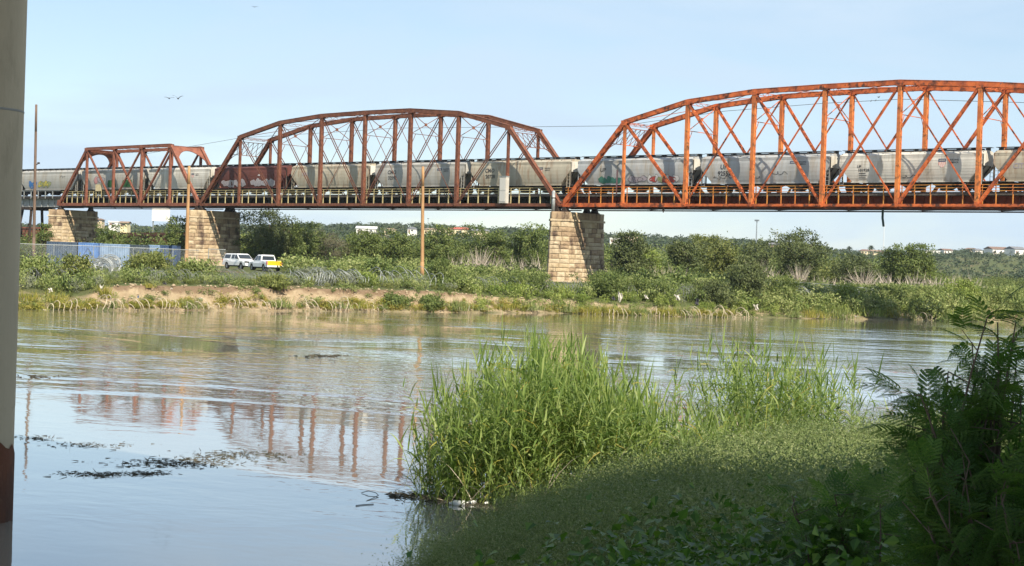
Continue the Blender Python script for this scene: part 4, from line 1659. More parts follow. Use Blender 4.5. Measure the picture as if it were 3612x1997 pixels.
def pickup(label, loc, rz, chevrons, suv=False):
    """nose along +x; bed at the back"""
    T = thing('utility_vehicle' if suv else 'pickup_truck', label, 'car' if suv else 'pickup truck', loc, rz)
    # lower body with wheel arches cut out of the side outline
    out = []
    xs = np.linspace(-2.9, 2.9, 59)
    for x in xs:
        zb_ = .48
        for wx in (-1.85, 1.85):
            d = abs(x - wx)
            if d < .52:
                zb_ = max(zb_, .36 + math.sqrt(.52 ** 2 - d * d))
        zt = 1.22 if x < -.7 else 1.12
        if x > 1.0:
            zt = 1.14 - .05 * (x - 1.0)
        if x > 2.6:
            zt -= (x - 2.6) * .5
        out.append((x, zb_, zt))
    mb = MB()
    for (x0, b0, t0), (x1, b1, t1) in zip(out[:-1], out[1:]):
        for sgn in (-1, 1):
            y, yt = sgn * .99, sgn * .93
            q = [(x0, y, b0), (x1, y, b1), (x1, y, (b1 + t1) / 2 + .1), (x0, y, (b0 + t0) / 2 + .1)]
            mb.quad(*(q if sgn < 0 else q[::-1]))
            q = [(x0, y, (b0 + t0) / 2 + .1), (x1, y, (b1 + t1) / 2 + .1), (x1, yt, t1), (x0, yt, t0)]
            mb.quad(*(q if sgn < 0 else q[::-1]))
        if x0 > -.85:
            mb.quad((x0, -.93, t0), (x1, -.93, t1), (x1, .93, t1), (x0, .93, t0))
        else:
            mb.quad((x0, -.93, .75), (x1, -.93, .75), (x1, .93, .75), (x0, .93, .75))
            for sgn in (-1, 1):
                mb.quad((x0, sgn * .93, t0), (x1, sgn * .93, t1), (x1, sgn * .85, t1 - .01), (x0, sgn * .85, t0 - .01))
                mb.quad((x0, sgn * .85, t0 - .01), (x1, sgn * .85, t1 - .01), (x1, sgn * .85, .75), (x0, sgn * .85, .75))
        mb.quad((x0, .99, b0), (x1, .99, b1), (x1, -.99, b1), (x0, -.99, b0))
    x, b, t = out[-1]
    mb.quad((x, -.99, b), (x, .99, b), (x, .93, t), (x, -.93, t))
    mb.build('body', MT['carw'], T)
    # cab
    mb = MB()
    def sec(z, x0, x1, w):
        return [(x0, -w, z), (x1, -w, z), (x1, w, z), (x0, w, z)]
    loft(mb, [sec(1.10, -1.0, 1.45, .93), sec(1.25, -.97, 1.28, .92), sec(1.80, -.80, .55, .80), sec(1.90, -.62, .32, .72)])
    mb.build('cab', MT['carw'], T)
    if suv:
        mb = MB()
        loft(mb, [sec(1.12, -2.84, -1.003, .925), sec(1.28, -2.82, -.983, .915), sec(1.80, -2.58, -.80, .80), sec(1.89, -2.4, -.64, .72)])
        mb.build('rear_cabin', MT['carw'], T)
        for sgn in (-1, 1):
            mb = MB()
            q = [(-2.62, sgn * .925, 1.32), (-1.1, sgn * .925, 1.32), (-1.0, sgn * .82, 1.76), (-2.48, sgn * .82, 1.76)]
            mb.quad(*(q if sgn < 0 else q[::-1]))
            mb.build('side_window', MT['glass'], T)
        mb = MB()
        mb.quad((-2.845, .78, 1.32), (-2.845, -.78, 1.32), (-2.63, -.70, 1.77), (-2.63, .70, 1.77))
        mb.build('tailgate_window', MT['glass'], T)
    # glass
    for sgn in (-1, 1):
        for (xa, xb, xa2, xb2) in ((.12, 1.02, .12, .50), (-.78, .0, -.68, .0)):
            mb = MB()
            y0, y1 = sgn * .918, sgn * .812
            q = [(xa, y0, 1.30), (xb, y0, 1.30), (xb2, y1, 1.77), (xa2, y1, 1.77)]
            mb.quad(*(q if sgn < 0 else q[::-1]))
            for k in range(len(mb.v)):
                v = mb.v[k]
                mb.v[k] = (v[0], v[1] + sgn * .012, v[2])
            mb.build('side_window', MT['glass'], T)
        mb = MB()
        mb.box(1.02, 1.2, min(sgn * .98, sgn * 1.18), max(sgn * .98, sgn * 1.18), 1.25, 1.42)
        mb.build('mirror', MT['black'], T)
    mb = MB()
    mb.quad((1.275, -.84, 1.30), (1.275, .84, 1.30), (.62, .74, 1.785), (.62, -.74, 1.785))
    mb.build('windshield', MT['glass'], T)
    mb = MB()
    mb.quad((-.985, .80, 1.29), (-.985, -.80, 1.29), (-.83, -.70, 1.76), (-.83, .70, 1.76))
    mb.build('rear_window', MT['glass'], T)
    mb = MB()
    mb.box(-.99, 1.0, -.94, .94, 1.235, 1.248)
    # tailgate
    mb = MB()
    mb.box(-2.955, -2.905, -.90, .90, .66, 1.24)
    tg = mb.build('tailgate', MT['carw'], T)
    if chevrons:
        mb = MB()
        k = 7
        for i in range(2 * k):
            y0, y1 = -.88 + 1.76 * i / (2 * k), -.88 + 1.76 * (i + 1) / (2 * k)
            # sloped stripes rising to the middle
            dz = .20 * (1 if (y0 + y1) < 0 else -1)
            nst = 4
            for s_ in range(-1, nst + 1):
                za, zb2 = .68 + .54 * s_ / nst, .68 + .54 * (s_ + .34) / nst
                def cl(zz):
                    return min(max(zz, .68), 1.22)
                off0 = (.88 - abs(y0)) * .62 - .3
                off1 = (.88 - abs(y1)) * .62 - .3
                q = [(-2.962, y1, cl(za + off1)), (-2.962, y0, cl(za + off0)), (-2.962, y0, cl(zb2 + off0)), (-2.962, y1, cl(zb2 + off1))]
                mb.quad(*q, 1)
        mb.quad((-2.959, .88, .68), (-2.959, -.88, .68), (-2.959, -.88, 1.22), (-2.959, .88, 1.22), 0)
        mb.build('chevron_panel', [MT['chev_y'], MT['chev_o']], tg)
    for sgn in (-1, 1):
        mb = MB()
        mb.box(-2.93, -2.84, min(sgn * .90, sgn * .995), max(sgn * .90, sgn * .995), .78, 1.16)
        mb.build('tail_lamp', MT['red_l'], T)
        mb = MB()
        mb.box(2.80, 2.93, min(sgn * .62, sgn * .985), max(sgn * .62, sgn * .985), .82, 1.02)
        mb.build('headlight', MT['glass'], T)
    mb = MB()
    mb.box(-3.05, -2.92, -.97, .97, .50, .66)
    mb.build('rear_bumper', MT['carw'], T)
    mb = MB()
    mb.box(2.90, 3.05, -.97, .97, .46, .72)
    mb.build('front_bumper', MT['carw'], T)
    mb = MB()
    mb.box(2.905, 2.94, -.6, .6, .74, 1.0)
    mb.build('grille', MT['black'], T)
    mb = MB()
    mb.box(-2.7, 2.7, -.8, .8, .32, .50)
    mb.build('chassis', MT['black'], T)
    mb = MB(); mb.lathe([(.25, -.12), (.38, -.12), (.41, -.08), (.41, .08), (.38, .12), (.25, .12)], 22, axis='y')
    tm = mb.mesh('tyre', MT['black'], True)
    mb = MB(); mb.lathe([(0, -.06), (.08, -.09), (.10, -.06), (.22, -.08), (.26, -.11), (.26, .10), (0, .10)], 18, axis='y')
    rm = mb.mesh('rim', MT['rim'], True)
    for wx in (-1.85, 1.85):
        for sgn in (-1, 1):
            w = link('wheel', tm, T, (wx, sgn * .86, .41))
            r_ = link('rim', rm, w)
            if sgn > 0:
                w.rotation_euler = (0, 0, math.pi)
    return T


def ground_at(px, depth):
    p = at(px, yh(px), depth)
    return np.array([p[0], p[1], gz(p[0], p[1])])


AX = math.atan2(-RT[1], -RT[0])              # heading to the left in the picture
def heading(f, s_):
    v = FH * f + RT * s_
    return math.atan2(v[1], v[0])


p = ground_at(936, 200)
pickup('white pickup truck facing left with yellow and orange chevron tailgate', p, heading(.86, -.5), True)
p = ground_at(850, 208)
pickup('white utility vehicle facing right, nose to nose with the chevron pickup', p, heading(-.8, .6), False, True)

# ------------------------------------------------------------------ fence, containers, gate panels, border wall at the left
fd = [(60, 176), (190, 178), (330, 180), (470, 182), (610, 184), (700, 186)]


def fence(label, pts, h, step, top_rail=True):
    P0 = ground_at(*pts[0])
    T = thing('chain_link_fence', label, 'fence', P0)
    G = [ground_at(*q) for q in pts]
    mesh = MB()
    for a, b in zip(G[:-1], G[1:]):
        L = np.linalg.norm((b - a)[:2])
        n = max(1, int(round(L / step)))
        for k in range(n):
            q = a + (b - a) * k / n - P0
            mb = MB()
            mb.tube(q - (0, 0, .3), q + (0, 0, h + .05), .045, n=6)
            mb.build('post', MT['galv'], T)
        u = (b - a) / L
        mb = MB()
        mb.tube(a - P0 + (0, 0, h), b - P0 + (0, 0, h), .04, n=6)
        mb.build('top_rail', MT['galv'], T)
        s_ = .16
        kk = int((L + h) / s_)
        for k in range(kk):
            for sg in (1, -1):
                x0 = k * s_ - (h if sg > 0 else 0)
                x0_, z0 = (x0, 0) if sg > 0 else (x0, h)
                x1_, z1 = x0 + h, (h if sg > 0 else 0)
                c0, c1 = max(0.0, x0_), min(L, x1_)
                if sg < 0:
                    x0_, x1_ = x0 - 0, x0 + h
                    c0, c1 = max(0.0, x0_), min(L, x1_)
                if c1 <= c0:
                    continue
                za = z0 + (z1 - z0) * (c0 - x0_) / (x1_ - x0_)
                zb_ = z0 + (z1 - z0) * (c1 - x0_) / (x1_ - x0_)
                fa = a + (b - a) * (c0 / L) - P0
                fb = a + (b - a) * (c1 / L) - P0
                w = .007
                mesh.quad(fa + (0, 0, za - w), fb + (0, 0, zb_ - w), fb + (0, 0, zb_ + w), fa + (0, 0, za + w))
    o = mesh.build('wire_mesh', MT['galv'], T)
    return T


fence('chain link fence in front of the blue containers at the left', fd, 2.3, 3.4)
fence('short chain link fence panel beside the white trucks', [(735, 186), (795, 187)], 2.5, 1.6)
fence('low chain link fence in the scrub right of the tall pier', [(2700, 205), (2960, 202), (3085, 201)], 1.5, 3.5)


def container(label, px, depth, L, col, rz, mark=None, h=2.59):
    p = ground_at(px, depth)
    T = thing('shipping_container', label, 'container', p, rz, 'containers behind the fence')
    m = mat('container_paint', col, tuple(c * .75 for c in col), 1.0, .55, .45, .65, tuple(min(1, c * 1.3 + .03) for c in col), 3., .6, .7)
    mb = MB()
    n = int(L / .14)
    for sgn in (-1, 1):
        for k in range(n):
            x0, x1 = -L / 2 + .1 + (L - .2) * k / n, -L / 2 + .1 + (L - .2) * (k + 1) / n
            y0 = sgn * (1.20 if k % 2 else 1.16)
            y1 = sgn * (1.16 if k % 2 else 1.20)
            q = [(x0, y0, .15), (x1, y1, .15), (x1, y1, h - .12), (x0, y0, h - .12)]
            mb.quad(*(q if sgn < 0 else q[::-1]))
        mb.build('side_panel', m, T)
        mb = MB()
    mb = MB()
    for sgn in (-1, 1):
        mb.box(-L / 2, L / 2, min(sgn * 1.12, sgn * 1.22), max(sgn * 1.12, sgn * 1.22), 0, .15)
        mb.box(-L / 2, L / 2, min(sgn * 1.12, sgn * 1.22), max(sgn * 1.12, sgn * 1.22), h - .12, h)
        for x in (-L / 2, L / 2 - .14):
            mb.box(x, x + .14, min(sgn * 1.11, sgn * 1.225), max(sgn * 1.11, sgn * 1.225), .15, h - .12)
    mb.build('frame', m, T)
    mb = MB()
    mb.box(-L / 2, L / 2, -1.12, 1.12, h - .08, h - .02)
    mb.build('roof', m, T)
    for sgn in (-1, 1):
        mb = MB()
        mb.box(sgn * (L / 2) - .04, sgn * (L / 2) + .02, -1.11, 1.11, .15, h - .12)
        mb.build('end_door', m, T)
    if mark == 'tri':
        mb = MB()
        A_, B_, C_ = (-.6, 1.0), (.6, 1.0), (0, 2.0)
        for (u, v) in ((A_, B_), (B_, C_), (C_, A_)):
            mb.beam((u[0], -1.215, u[1]), (v[0], -1.215, v[1]), .012, .10)
        mb.build('triangle_mark', mat('mark_blue', (.05, .09, .2), rough=.6), T)
    if mark == 'dot':
        mb = MB()
        mb.box(-.35, .35, -1.23, -1.215, .75, 1.0)
        mb.build('white_plate', MT['whitep'], T)
    return T


CZ = AX + math.pi
container('dark blue grey container behind the fence, leftmost of the row', 225, 196, 3.4, (.06, .09, .14), CZ + .05)
container('bright blue container with a triangle mark behind the fence', 318, 196, 2.2, (.10, .20, .44), CZ + .03, 'tri')
container('long pale blue container behind the fence with a white plate', 412, 197, 3.4, (.21, .30, .44), CZ + .02, 'dot')
container('dark slate container behind the bush near the middle pier', 497, 197, 2.0, (.05, .07, .09), CZ)
container('pale blue narrow container second from the middle stone pier', 550, 198, 1.3, (.19, .28, .42), CZ)
container('navy container nearest the middle stone pier', 602, 197, 1.8, (.04, .075, .16), CZ)

# rust brown border wall seen between the two left piers
T = thing('border_wall', 'rust brown steel bollard border wall between the two left piers', 'wall', ground_at(420, 330))
P0 = np.array(T.location)
a, b = ground_at(400, 335), ground_at(660, 300)
n = 95
for k in range(n):
    q = a + (b - a) * k / (n - 1)
    q[2] = gz(q[0], q[1])
    q = q - P0
    mb = MB()
    mb.box(q[0] - .075, q[0] + .075, q[1] - .075, q[1] + .075, q[2] - .2, q[2] + 5.0)
    mb.build('bollard', MT['rust_l'] if k % 3 else MT['rust'], T)
mb = MB()
mb.beam(a - P0 + (0, 0, 5.1), b - P0 + (0, 0, 5.1), .25, .6)
mb.build('top_plate', MT['rust_l'], T)
T = thing('border_wall', 'rust brown wall section behind the steel bents at the far left', 'wall', ground_at(100, 330))
P0 = np.array(T.location)
a, b = ground_at(20, 335), ground_at(240, 325)
for k in range(80):
    q = a + (b - a) * k / 79
    q[2] = gz(q[0], q[1])
    q = q - P0
    mb = MB()
    mb.box(q[0] - .075, q[0] + .075, q[1] - .075, q[1] + .075, q[2] - .2, q[2] + 5.5)
    mb.build('bollard', MT['rust_l'] if k % 4 else MT['rust'], T)
mb = MB()
mb.beam(a - P0 + (0, 0, 5.6), b - P0 + (0, 0, 5.6), .25, .5)
mb.build('top_plate', MT['rust_l'], T)

# white billboard behind
bp = at(568, 757, 520)
T = thing('billboard', 'blank white billboard between the two left piers', 'billboard', (bp[0], bp[1], gz(bp[0], bp[1])), YAW)
hz = bp[2] - T.location[2]
mb = MB(); mb.box(-2.7, 2.7, -.2, .2, hz - 2.0, hz + 2.1); mb.build('panel', MT['whitep'], T)
mb = MB(); mb.tube((-2.4, .3, 0), (-2.4, .3, hz + 1.8), .18, n=8); mb.tube((2.2, .3, 0), (2.2, .3, hz + 1.8), .18, n=8); mb.build('support', MT['galv_dull'], T)
mb = MB(); mb.box(-2.8, 2.8, -.25, .25, hz + 2.1, hz + 2.25); mb.build('top_trim', MT['whitep'], T)


# ------------------------------------------------------------------ houses on the skyline
def hcol(c):
    return mat('house_wall', c, tuple(x * .85 for x in c), .4, .85)


RF = dict(tan=mat('tan_roof', (.30, .22, .15), (.24, .17, .12), .8, .85), red=mat('red_roof', (.45, .12, .08), (.36, .09, .06), .8, .8),
          grey=mat('grey_roof', (.20, .20, .21), (.15, .15, .16), .8, .8), white=mat('white_roof', (.72, .71, .68), rough=.7), brown=mat('brown_roof', (.20, .13, .10), rough=.85))
HW = dict(white=hcol((.78, .76, .72)), cream=hcol((.70, .60, .40)), tan=hcol((.55, .44, .31)), pink=hcol((.66, .48, .40)), yellow=hcol((.70, .62, .38)))


def house(label, px, py, depth, w, h, wall, roof, kind='gable', rz=0.0, dp=9.0):
    """wall foot seen at (px, py)"""
    if px > 3000:
        py, depth = py - 4, depth - 60
    k_ = .8 if depth > 700 else .55
    w, h, dp = w * k_, h * k_, dp * k_
    c = at(px, py, depth)
    c[2] = max(gz(c[0], c[1]) + .1, c[2] - 2.5) if depth > 700 else c[2]
    T = thing('house', label, 'house', (c[0], c[1], c[2]), YAW + rz, 'houses along the skyline')
    mb = MB()
    base = -6.0 if depth > 700 else -2.2
    mb.box(-w / 2, w / 2, -dp / 2, dp / 2, base, h)
    mb.build('wall', wall, T)
    mb = MB()
    if kind == 'gable':
        r_ = h * .45
        o_ = .5
        mb.poly([(-w / 2 - o_, -dp / 2 - o_, h - .05), (w / 2 + o_, -dp / 2 - o_, h - .05), (w / 2 + o_, 0, h + r_), (-w / 2 - o_, 0, h + r_)])
        mb.poly([(w / 2 + o_, dp / 2 + o_, h - .05), (-w / 2 - o_, dp / 2 + o_, h - .05), (-w / 2 - o_, 0, h + r_), (w / 2 + o_, 0, h + r_)])
        for sgn in (-1, 1):
            x = sgn * (w / 2 - .01)
            mb.poly([(x, -dp / 2, h - .04), (x, dp / 2, h - .04), (x, 0, h + r_ - .15)])
    elif kind == 'hip':
        r_ = h * .42
        o_ = .5
        a_ = [(-w / 2 - o_, -dp / 2 - o_, h), (w / 2 + o_, -dp / 2 - o_, h), (w / 2 + o_, dp / 2 + o_, h), (-w / 2 - o_, dp / 2 + o_, h)]
        t0, t1 = (-w / 4, 0, h + r_), (w / 4, 0, h + r_)
        mb.poly([a_[0], a_[1], t1, t0]); mb.poly([a_[2], a_[3], t0, t1]); mb.poly([a_[1], a_[2], t1]); mb.poly([a_[3], a_[0], t0])
    else:
        mb.box(-w / 2 - .2, w / 2 + .2, -dp / 2 - .2, dp / 2 + .2, h, h + .45)
    mb.build('roof', roof, T)
    nw = max(1, int(w / 4))
    for k in range(nw):
        x = -w / 2 + w * (k + .5) / nw
        mb = MB()
        mb.box(x - .6, x + .6, -dp / 2 - .03, -dp / 2 - .004, h * .35, h * .78)
        f = mb.build('window', HW['white'], T)
        mb = MB()
        mb.box(x - .5, x + .5, -dp / 2 - .045, -dp / 2 - .031, h * .38, h * .75)
        mb.build('pane', MT['glass'], f)
    mb = MB()
    mb.box(-w / 2 + w * .08, -w / 2 + w * .08 + 1.0, -dp / 2 - .04, -dp / 2 - .003, 0, h * .72)
    mb.build('door', RF['brown'], T)
    return T


house('low white flat roofed house between the left piers', 405, 795, 620, 6, 1.9, HW['white'], RF['white'], 'flat')
house('yellowish house below the billboard between the left piers', 442, 800, 560, 4.2, 2.2, HW['yellow'], RF['tan'], 'gable')
house('small tan house left of the billboard on the skyline', 350, 788, 700, 6, 2.6, HW['tan'], RF['brown'], 'hip')
house('white house with a white roof on the skyline left of the tan pole', 1294, 808, 900, 13, 3.4, HW['white'], RF['white'], 'gable')
house('cream cottage on the skyline right of the white roofed house', 1378, 808, 940, 8, 2.6, HW['cream'], RF['tan'], 'hip')
house('small white house on the skyline just left of the tan pole', 1455, 806, 920, 6, 2.8, HW['white'], RF['grey'], 'hip')
house('yellow house on the skyline just right of the tan pole', 1520, 808, 950, 9, 2.7, HW['yellow'], RF['tan'], 'hip')
house('cream house left of the red roofed house', 1560, 810, 960, 6.5, 3.0, HW['cream'], RF['tan'], 'hip')
house('large cream house with a long red roof on the skyline', 1622, 812, 930, 17, 3.6, HW['cream'], RF['red'], 'hip', 0.1, 11)
house('grey roofed house right of the red roofed house', 1690, 812, 910, 12, 2.6, HW['cream'], RF['grey'], 'gable', .2)
house('white house low in the trees right of the tall pier', 2170, 838, 880, 7, 2.2, HW['white'], RF['white'], 'flat')
house('pale house on the ridge behind the tall pier tree', 2215, 826, 930, 8, 2.6, HW['tan'], RF['grey'], 'hip')
house('tan roofed house on the ridge left of the slim mast', 2235, 826, 990, 5, 2.4, HW['tan'], RF['tan'], 'gable')
house('grey house below the floodlight mast', 2735, 862, 900, 9, 3.0, HW['tan'], RF['grey'], 'gable')
house('cream house half hidden left of the right hand tree clump', 3050, 893, 1150, 8, 3.2, HW['cream'], RF['brown'], 'hip')
house('small yellow house beside the right hand tree clump', 3082, 893, 1150, 5, 2.8, HW['yellow'], RF['tan'], 'gable')
house('pinkish house touching the right hand tree clump', 3100, 894, 1160, 6, 2.6, HW['pink'], RF['brown'], 'hip')
house('white box house just right of the right hand tree clump', 3286, 896, 1120, 11, 3.2, HW['white'], RF['white'], 'flat')
house('white gabled house on the hill crest among trees', 3335, 891, 1170, 8, 3.0, HW['white'], RF['brown'], 'gable', .3)
house('brown roofed house far up the hill crest', 3425, 886, 1300, 12, 3.2, HW['tan'], RF['brown'], 'hip')
house('small white house below the brown roofed house', 3448, 893, 1180, 6, 3.2, HW['white'], RF['grey'], 'hip')
house('long white house with dark roof on the right hill crest', 3515, 897, 1160, 16, 4.6, HW['white'], RF['brown'], 'gable', .35, 12)
house('bright white gabled house at the right end of the hill crest', 3582, 899, 1150, 13, 5.0, HW['white'], RF['grey'], 'gable', .5, 12)


# ------------------------------------------------------------------ razor wire
def coil(label, pts, R, step, r, m, name='razor_wire_coil', lift=.5, seed=0, group=None, jit=.15):
    rr = np.random.default_rng(seed)
    G = [np.asarray(q, float) for q in pts]
    seg = [np.linalg.norm(b - a) for a, b in zip(G[:-1], G[1:])]
    tot = sum(seg)
    turns = int(tot / step)
    P_ = []
    npt = 12
    cum = np.concatenate([[0], np.cumsum(seg)])
    ph = rr.uniform(0, 6.28, 6)
    for i in range(turns * npt):
        s_ = tot * i / (turns * npt)
        k = min(np.searchsorted(cum, s_, 'right') - 1, len(seg) - 1)
        f = (s_ - cum[k]) / seg[k]
        c = G[k] + (G[k + 1] - G[k]) * f
        d = (G[k + 1] - G[k]) / seg[k]
        side = np.array([-d[1], d[0], 0])
        Rl = R * (1 + jit * math.sin(s_ * 1.7 + ph[0]) + jit * math.sin(s_ * 4.1 + ph[1]))
        a = 2 * math.pi * i / npt
        tilt = .5 * math.sin(s_ * 1.1 + ph[2])
        P_.append(c + side * Rl * math.cos(a) + np.array((0, 0, 1.0)) * (Rl * (math.sin(a) + lift * 2 - .1)) + d * (tilt * Rl * math.sin(a)))
    o0 = G[0]
    mb = MB()
    mb.path([q - o0 for q in P_], r, 4)
    o = mb.build(name, m)
    o.location = tuple(o0)
    tag(o, label, 'razor wire', group)
    return o


def bank_pts(px0, px1, e0, e1, n=6):
    out = []
    for k in range(n):
        px = px0 + (px1 - px0) * k / (n - 1)
        t = (px - W / 2) / F
        d = shore(t) + e0 + (e1 - e0) * k / (n - 1)
        x, y = from_ld(t * d, d)
        out.append((x, y, gz(x, y)))
    return out


gc = 'razor wire coils along the bank'
coil('tangled razor wire on the slope beside the concrete pillar', bank_pts(90, 260, 9, 11), .7, .35, .018, MT['galv_dull'], seed=1, group=gc)
coil('collapsed razor wire roll sticking up in front of the containers', bank_pts(220, 320, 14, 24), .75, .22, .02, MT['galv'], seed=2, group=gc)
coil('upturned razor wire roll with a straight rod by the blue containers', bank_pts(350, 400, 14, 24), .8, .2, .022, MT['galv'], seed=3, group=gc)
coil('razor wire coil on the bank edge below the middle stone pier', bank_pts(480, 700, 6, 7), .55, .3, .018, MT['galv_dull'], seed=4, group=gc)
coil('razor wire coil on the bank edge below the two trucks', bank_pts(780, 1020, 6, 7), .6, .3, .02, MT['galv_dull'], seed=5, group=gc)
coil('high razor wire coil in the scrub right of the trucks', bank_pts(1010, 1180, 16, 15), .6, .24, .02, MT['galv'], seed=6, group=gc)
coil('razor wire coil along the bank edge between trucks and tan pole', bank_pts(1040, 1290, 5, 5), .7, .28, .022, MT['galv'], seed=7, group=gc)
coil('wide looped razor wire coil left of the tan pole base', bank_pts(1310, 1440, 6, 6), .85, .5, .022, MT['galv'], seed=8, group=gc)
coil('big loose razor wire loops at the foot of the tan pole', bank_pts(1440, 1560, 7, 6), .9, .65, .026, MT['galv'], seed=9, group=gc)
coil('razor wire coil tangled in shrubs left of the tall pier', bank_pts(1690, 1900, 6, 6), .7, .3, .02, MT['galv_dull'], seed=10, group=gc)
coil('razor wire coil tangled in shrubs below the tall pier', bank_pts(1910, 2080, 6, 6), .8, .3, .02, MT['galv_dull'], seed=11, group=gc)
coil('razor wire coil along the slope right of the tall pier', bank_pts(2200, 2440, 6, 7), .7, .3, .02, MT['galv_dull'], seed=12, group=gc)
coil('razor wire coil heaped on the slope beside the dark willow', bank_pts(2720, 2860, 8, 9), .8, .24, .02, MT['galv'], seed=13, group=gc)
coil('razor wire coil hidden in green scrub right of the dark willow', bank_pts(2900, 3080, 9, 10), .8, .28, .02, MT['galv'], seed=14, group=gc)
gs = 'silted wire coils at the waterline'
ws = [(155, 330, 'silt coated wire coil at the waterline nearest the concrete pillar'), (330, 520, 'silt coated wire coil at the waterline below the containers'),
      (520, 760, 'silt coated wire coil at the waterline below the middle pier'), (760, 990, 'silt coated wire coil at the waterline below the trucks'),
      (1060, 1230, 'silt coated wire coil at the waterline left of the yellow grass'), (1220, 1370, 'arched silt coated wire coil at the waterline below the pole'),
      (2140, 2400, 'pale silt coated wire coil at the waterline right of the tall pier'), (2390, 2640, 'pale silt coated wire coil at the waterline below the dark willow'),
      (3200, 3300, 'pale silted wire heap at the waterline near the right shrub')]
for i, (x0, x1, lab) in enumerate(ws):
    coil(lab, bank_pts(x0, x1, .25, .25, 8), .36 + .1 * (i % 3 == 1), .46, .034, MT['straw_wire'], 'silted_wire_coil', .28, 40 + i, gs, .48)


# ------------------------------------------------------------------ rags caught on the bank, debris, bottles
def rag(label, px, py, e, w, h, m, seed, name='cloth_rag', cat='rag'):
    t = (px - W / 2) / F
    d = shore(t) + e
    p = at(px, py, d)
    r = np.random.default_rng(seed)
    n = 7
    mb = MB()
    g_ = np.zeros((n, n, 3))
    ph = r.uniform(0, 6.28, 5)
    for i in range(n):
        for j in range(n):
            u, v = i / (n - 1) - .5, j / (n - 1)
            fold = .18 * w * math.sin(u * 9 + ph[0] + 2 * v) + .1 * w * math.sin(v * 7 + ph[1])
            wid = (.55 + .45 * math.sin(v * 2.6 + ph[2]) ** 2)
            q = RT * (u * w * wid + .15 * w * math.sin(v * 4 + ph[3])) - FH * fold + np.array((0, 0, 1.0)) * (v * h - h / 2 + .12 * h * math.sin(u * 6 + ph[4]))
            g_[i, j] = q
    for i in range(n - 1):
        for j in range(n - 1):
            mb.quad(g_[i, j], g_[i + 1, j], g_[i + 1, j + 1], g_[i, j + 1])
    o = mb.build(name, m, smooth=False)
    sd_ = o.modifiers.new('thickness', 'SOLIDIFY')
    sd_.thickness = .03
    o.location = tuple(p)
    tag(o, label, cat, 'rags and litter caught along the bank')


rags = [(178, 1024, 3, .5, .5, 'cloth', 'small pale rag in yellow grass near the concrete pillar'), (292, 1008, 5, .35, .5, 'cloth', 'narrow pale rag beside the yellow flowering weed'),
        (358, 1022, 3.5, .55, 1.2, 'cloth', 'tall white rag with dark hem below the containers'), (520, 1010, 3.5, 1.0, .6, 'cloth', 'cream rag spread on the bare slope below the fence'),
        (582, 1002, 4, .7, .8, 'cloth_d', 'black rag beside the white one above the bare slope'), (605, 1030, 2.6, .6, .9, 'cloth', 'white rag hanging down the bare slope below the black rag'),
        (486, 1054, 1.6, .35, .7, 'cloth_b', 'slate blue rag low on the bare slope'), (706, 1058, 1.5, .5, .6, 'cloth', 'white rag at the cliff foot below the middle pier'),
        (1285, 1026, 3.2, .9, .7, 'cloth', 'white rag on the cliff edge left of the pole'), (1318, 1022, 3.6, .6, .9, 'cloth', 'white and grey bundle on the cliff edge beside the other rag'),
        (1452, 1020, 4.5, .6, .6, 'cloth', 'white rag under the pole in the wire loops'), (1676, 1028, 4, .55, .9, 'cloth', 'white garment hung on wire left of the tall pier'),
        (1676, 1047, 3.4, .5, .6, 'cloth_b', 'dark blue garment below the white one left of the tall pier'), (1745, 1016, 6, 1.0, .5, 'cloth_b', 'bluish litter in the shrubs left of the tall pier'),
        (1834, 1020, 5, .4, .5, 'cloth', 'pinkish white scrap in the shrub left of the tall pier'), (1928, 1008, 6, .7, .5, 'cloth', 'pale scrap on the footing of the tall pier'),
        (2186, 1048, 2.5, .7, 1.5, 'cloth', 'tall white rag standing out right of the tall pier'), (2165, 1052, 3.0, .5, .6, 'cloth_d', 'dark scrap beside the tall white rag'),
        (2280, 1048, 3, .6, .6, 'cloth', 'grey white bundle on the slope right of the tall rag'), (2390, 1050, 2.5, .8, .9, 'cloth', 'pale bundle at the slope left of the dark willow'),
        (2460, 1066, 1.8, .7, 1.0, 'cloth_d', 'dark rags hanging at the bank left of the dark willow'), (3020, 1120, .6, .7, .5, 'cloth', 'white litter at the waterline below the right scrub'),
        (2668, 1084, 1.6, .8, .9, 'cloth', 'pale torn board on the bare bank under the dark willow')]
for i, (px, py, e, w, h, m, lab) in enumerate(rags):
    rag(lab, px, py, e, w * .65, h * .6, MT[m], 100 + i)

# pale debris slab and dark sheet metal in the scrub
p = ground_at(1225, 182)
o = thing('concrete_slab', 'flat grey slab lying in the scrub right of the trucks', 'slab', p + np.array((0, 0, .35)), YAW - .15)
mb = MB(); mb.hexa([(-3.2, -1, 0), (3.2, -1, -.25), (3.3, 1, -.2), (-3.1, 1, .05), (-3.2, -1, .22), (3.2, -1, -.05), (3.3, 1, 0), (-3.1, 1, .27)]); mb.build('slab_top', MT['deckconc'], o)
mb = MB()
for k in range(5):
    mb.box(-2.8 + 1.3 * k, -2.5 + 1.3 * k, -.8, .8, -.7, -.02 - .03 * k)
mb.build('rubble_support', MT['mortar'], o)
p = ground_at(1615, 186)
o = thing('wrecked_panel', 'dark low metal panel in the scrub left of the tall pier', 'panel', p + np.array((0, 0, .5)), YAW)
mb = MB(); mb.hexa([(-1.5, -.5, 0), (1.5, -.5, .05), (1.5, .5, .05), (-1.5, .5, 0), (-1.4, -.45, .5), (1.4, -.45, .55), (1.4, .45, .55), (-1.4, .45, .5)]); mb.build('shell', MT['black'], o)
mb = MB(); mb.box(-1.3, -1.1, -.4, .4, -.6, 0); mb.box(1.1, 1.3, -.4, .4, -.6, .05); mb.box(-.3, -.2, -.55, -.5, -.5, .9); mb.build('stand', MT['galv'], o)

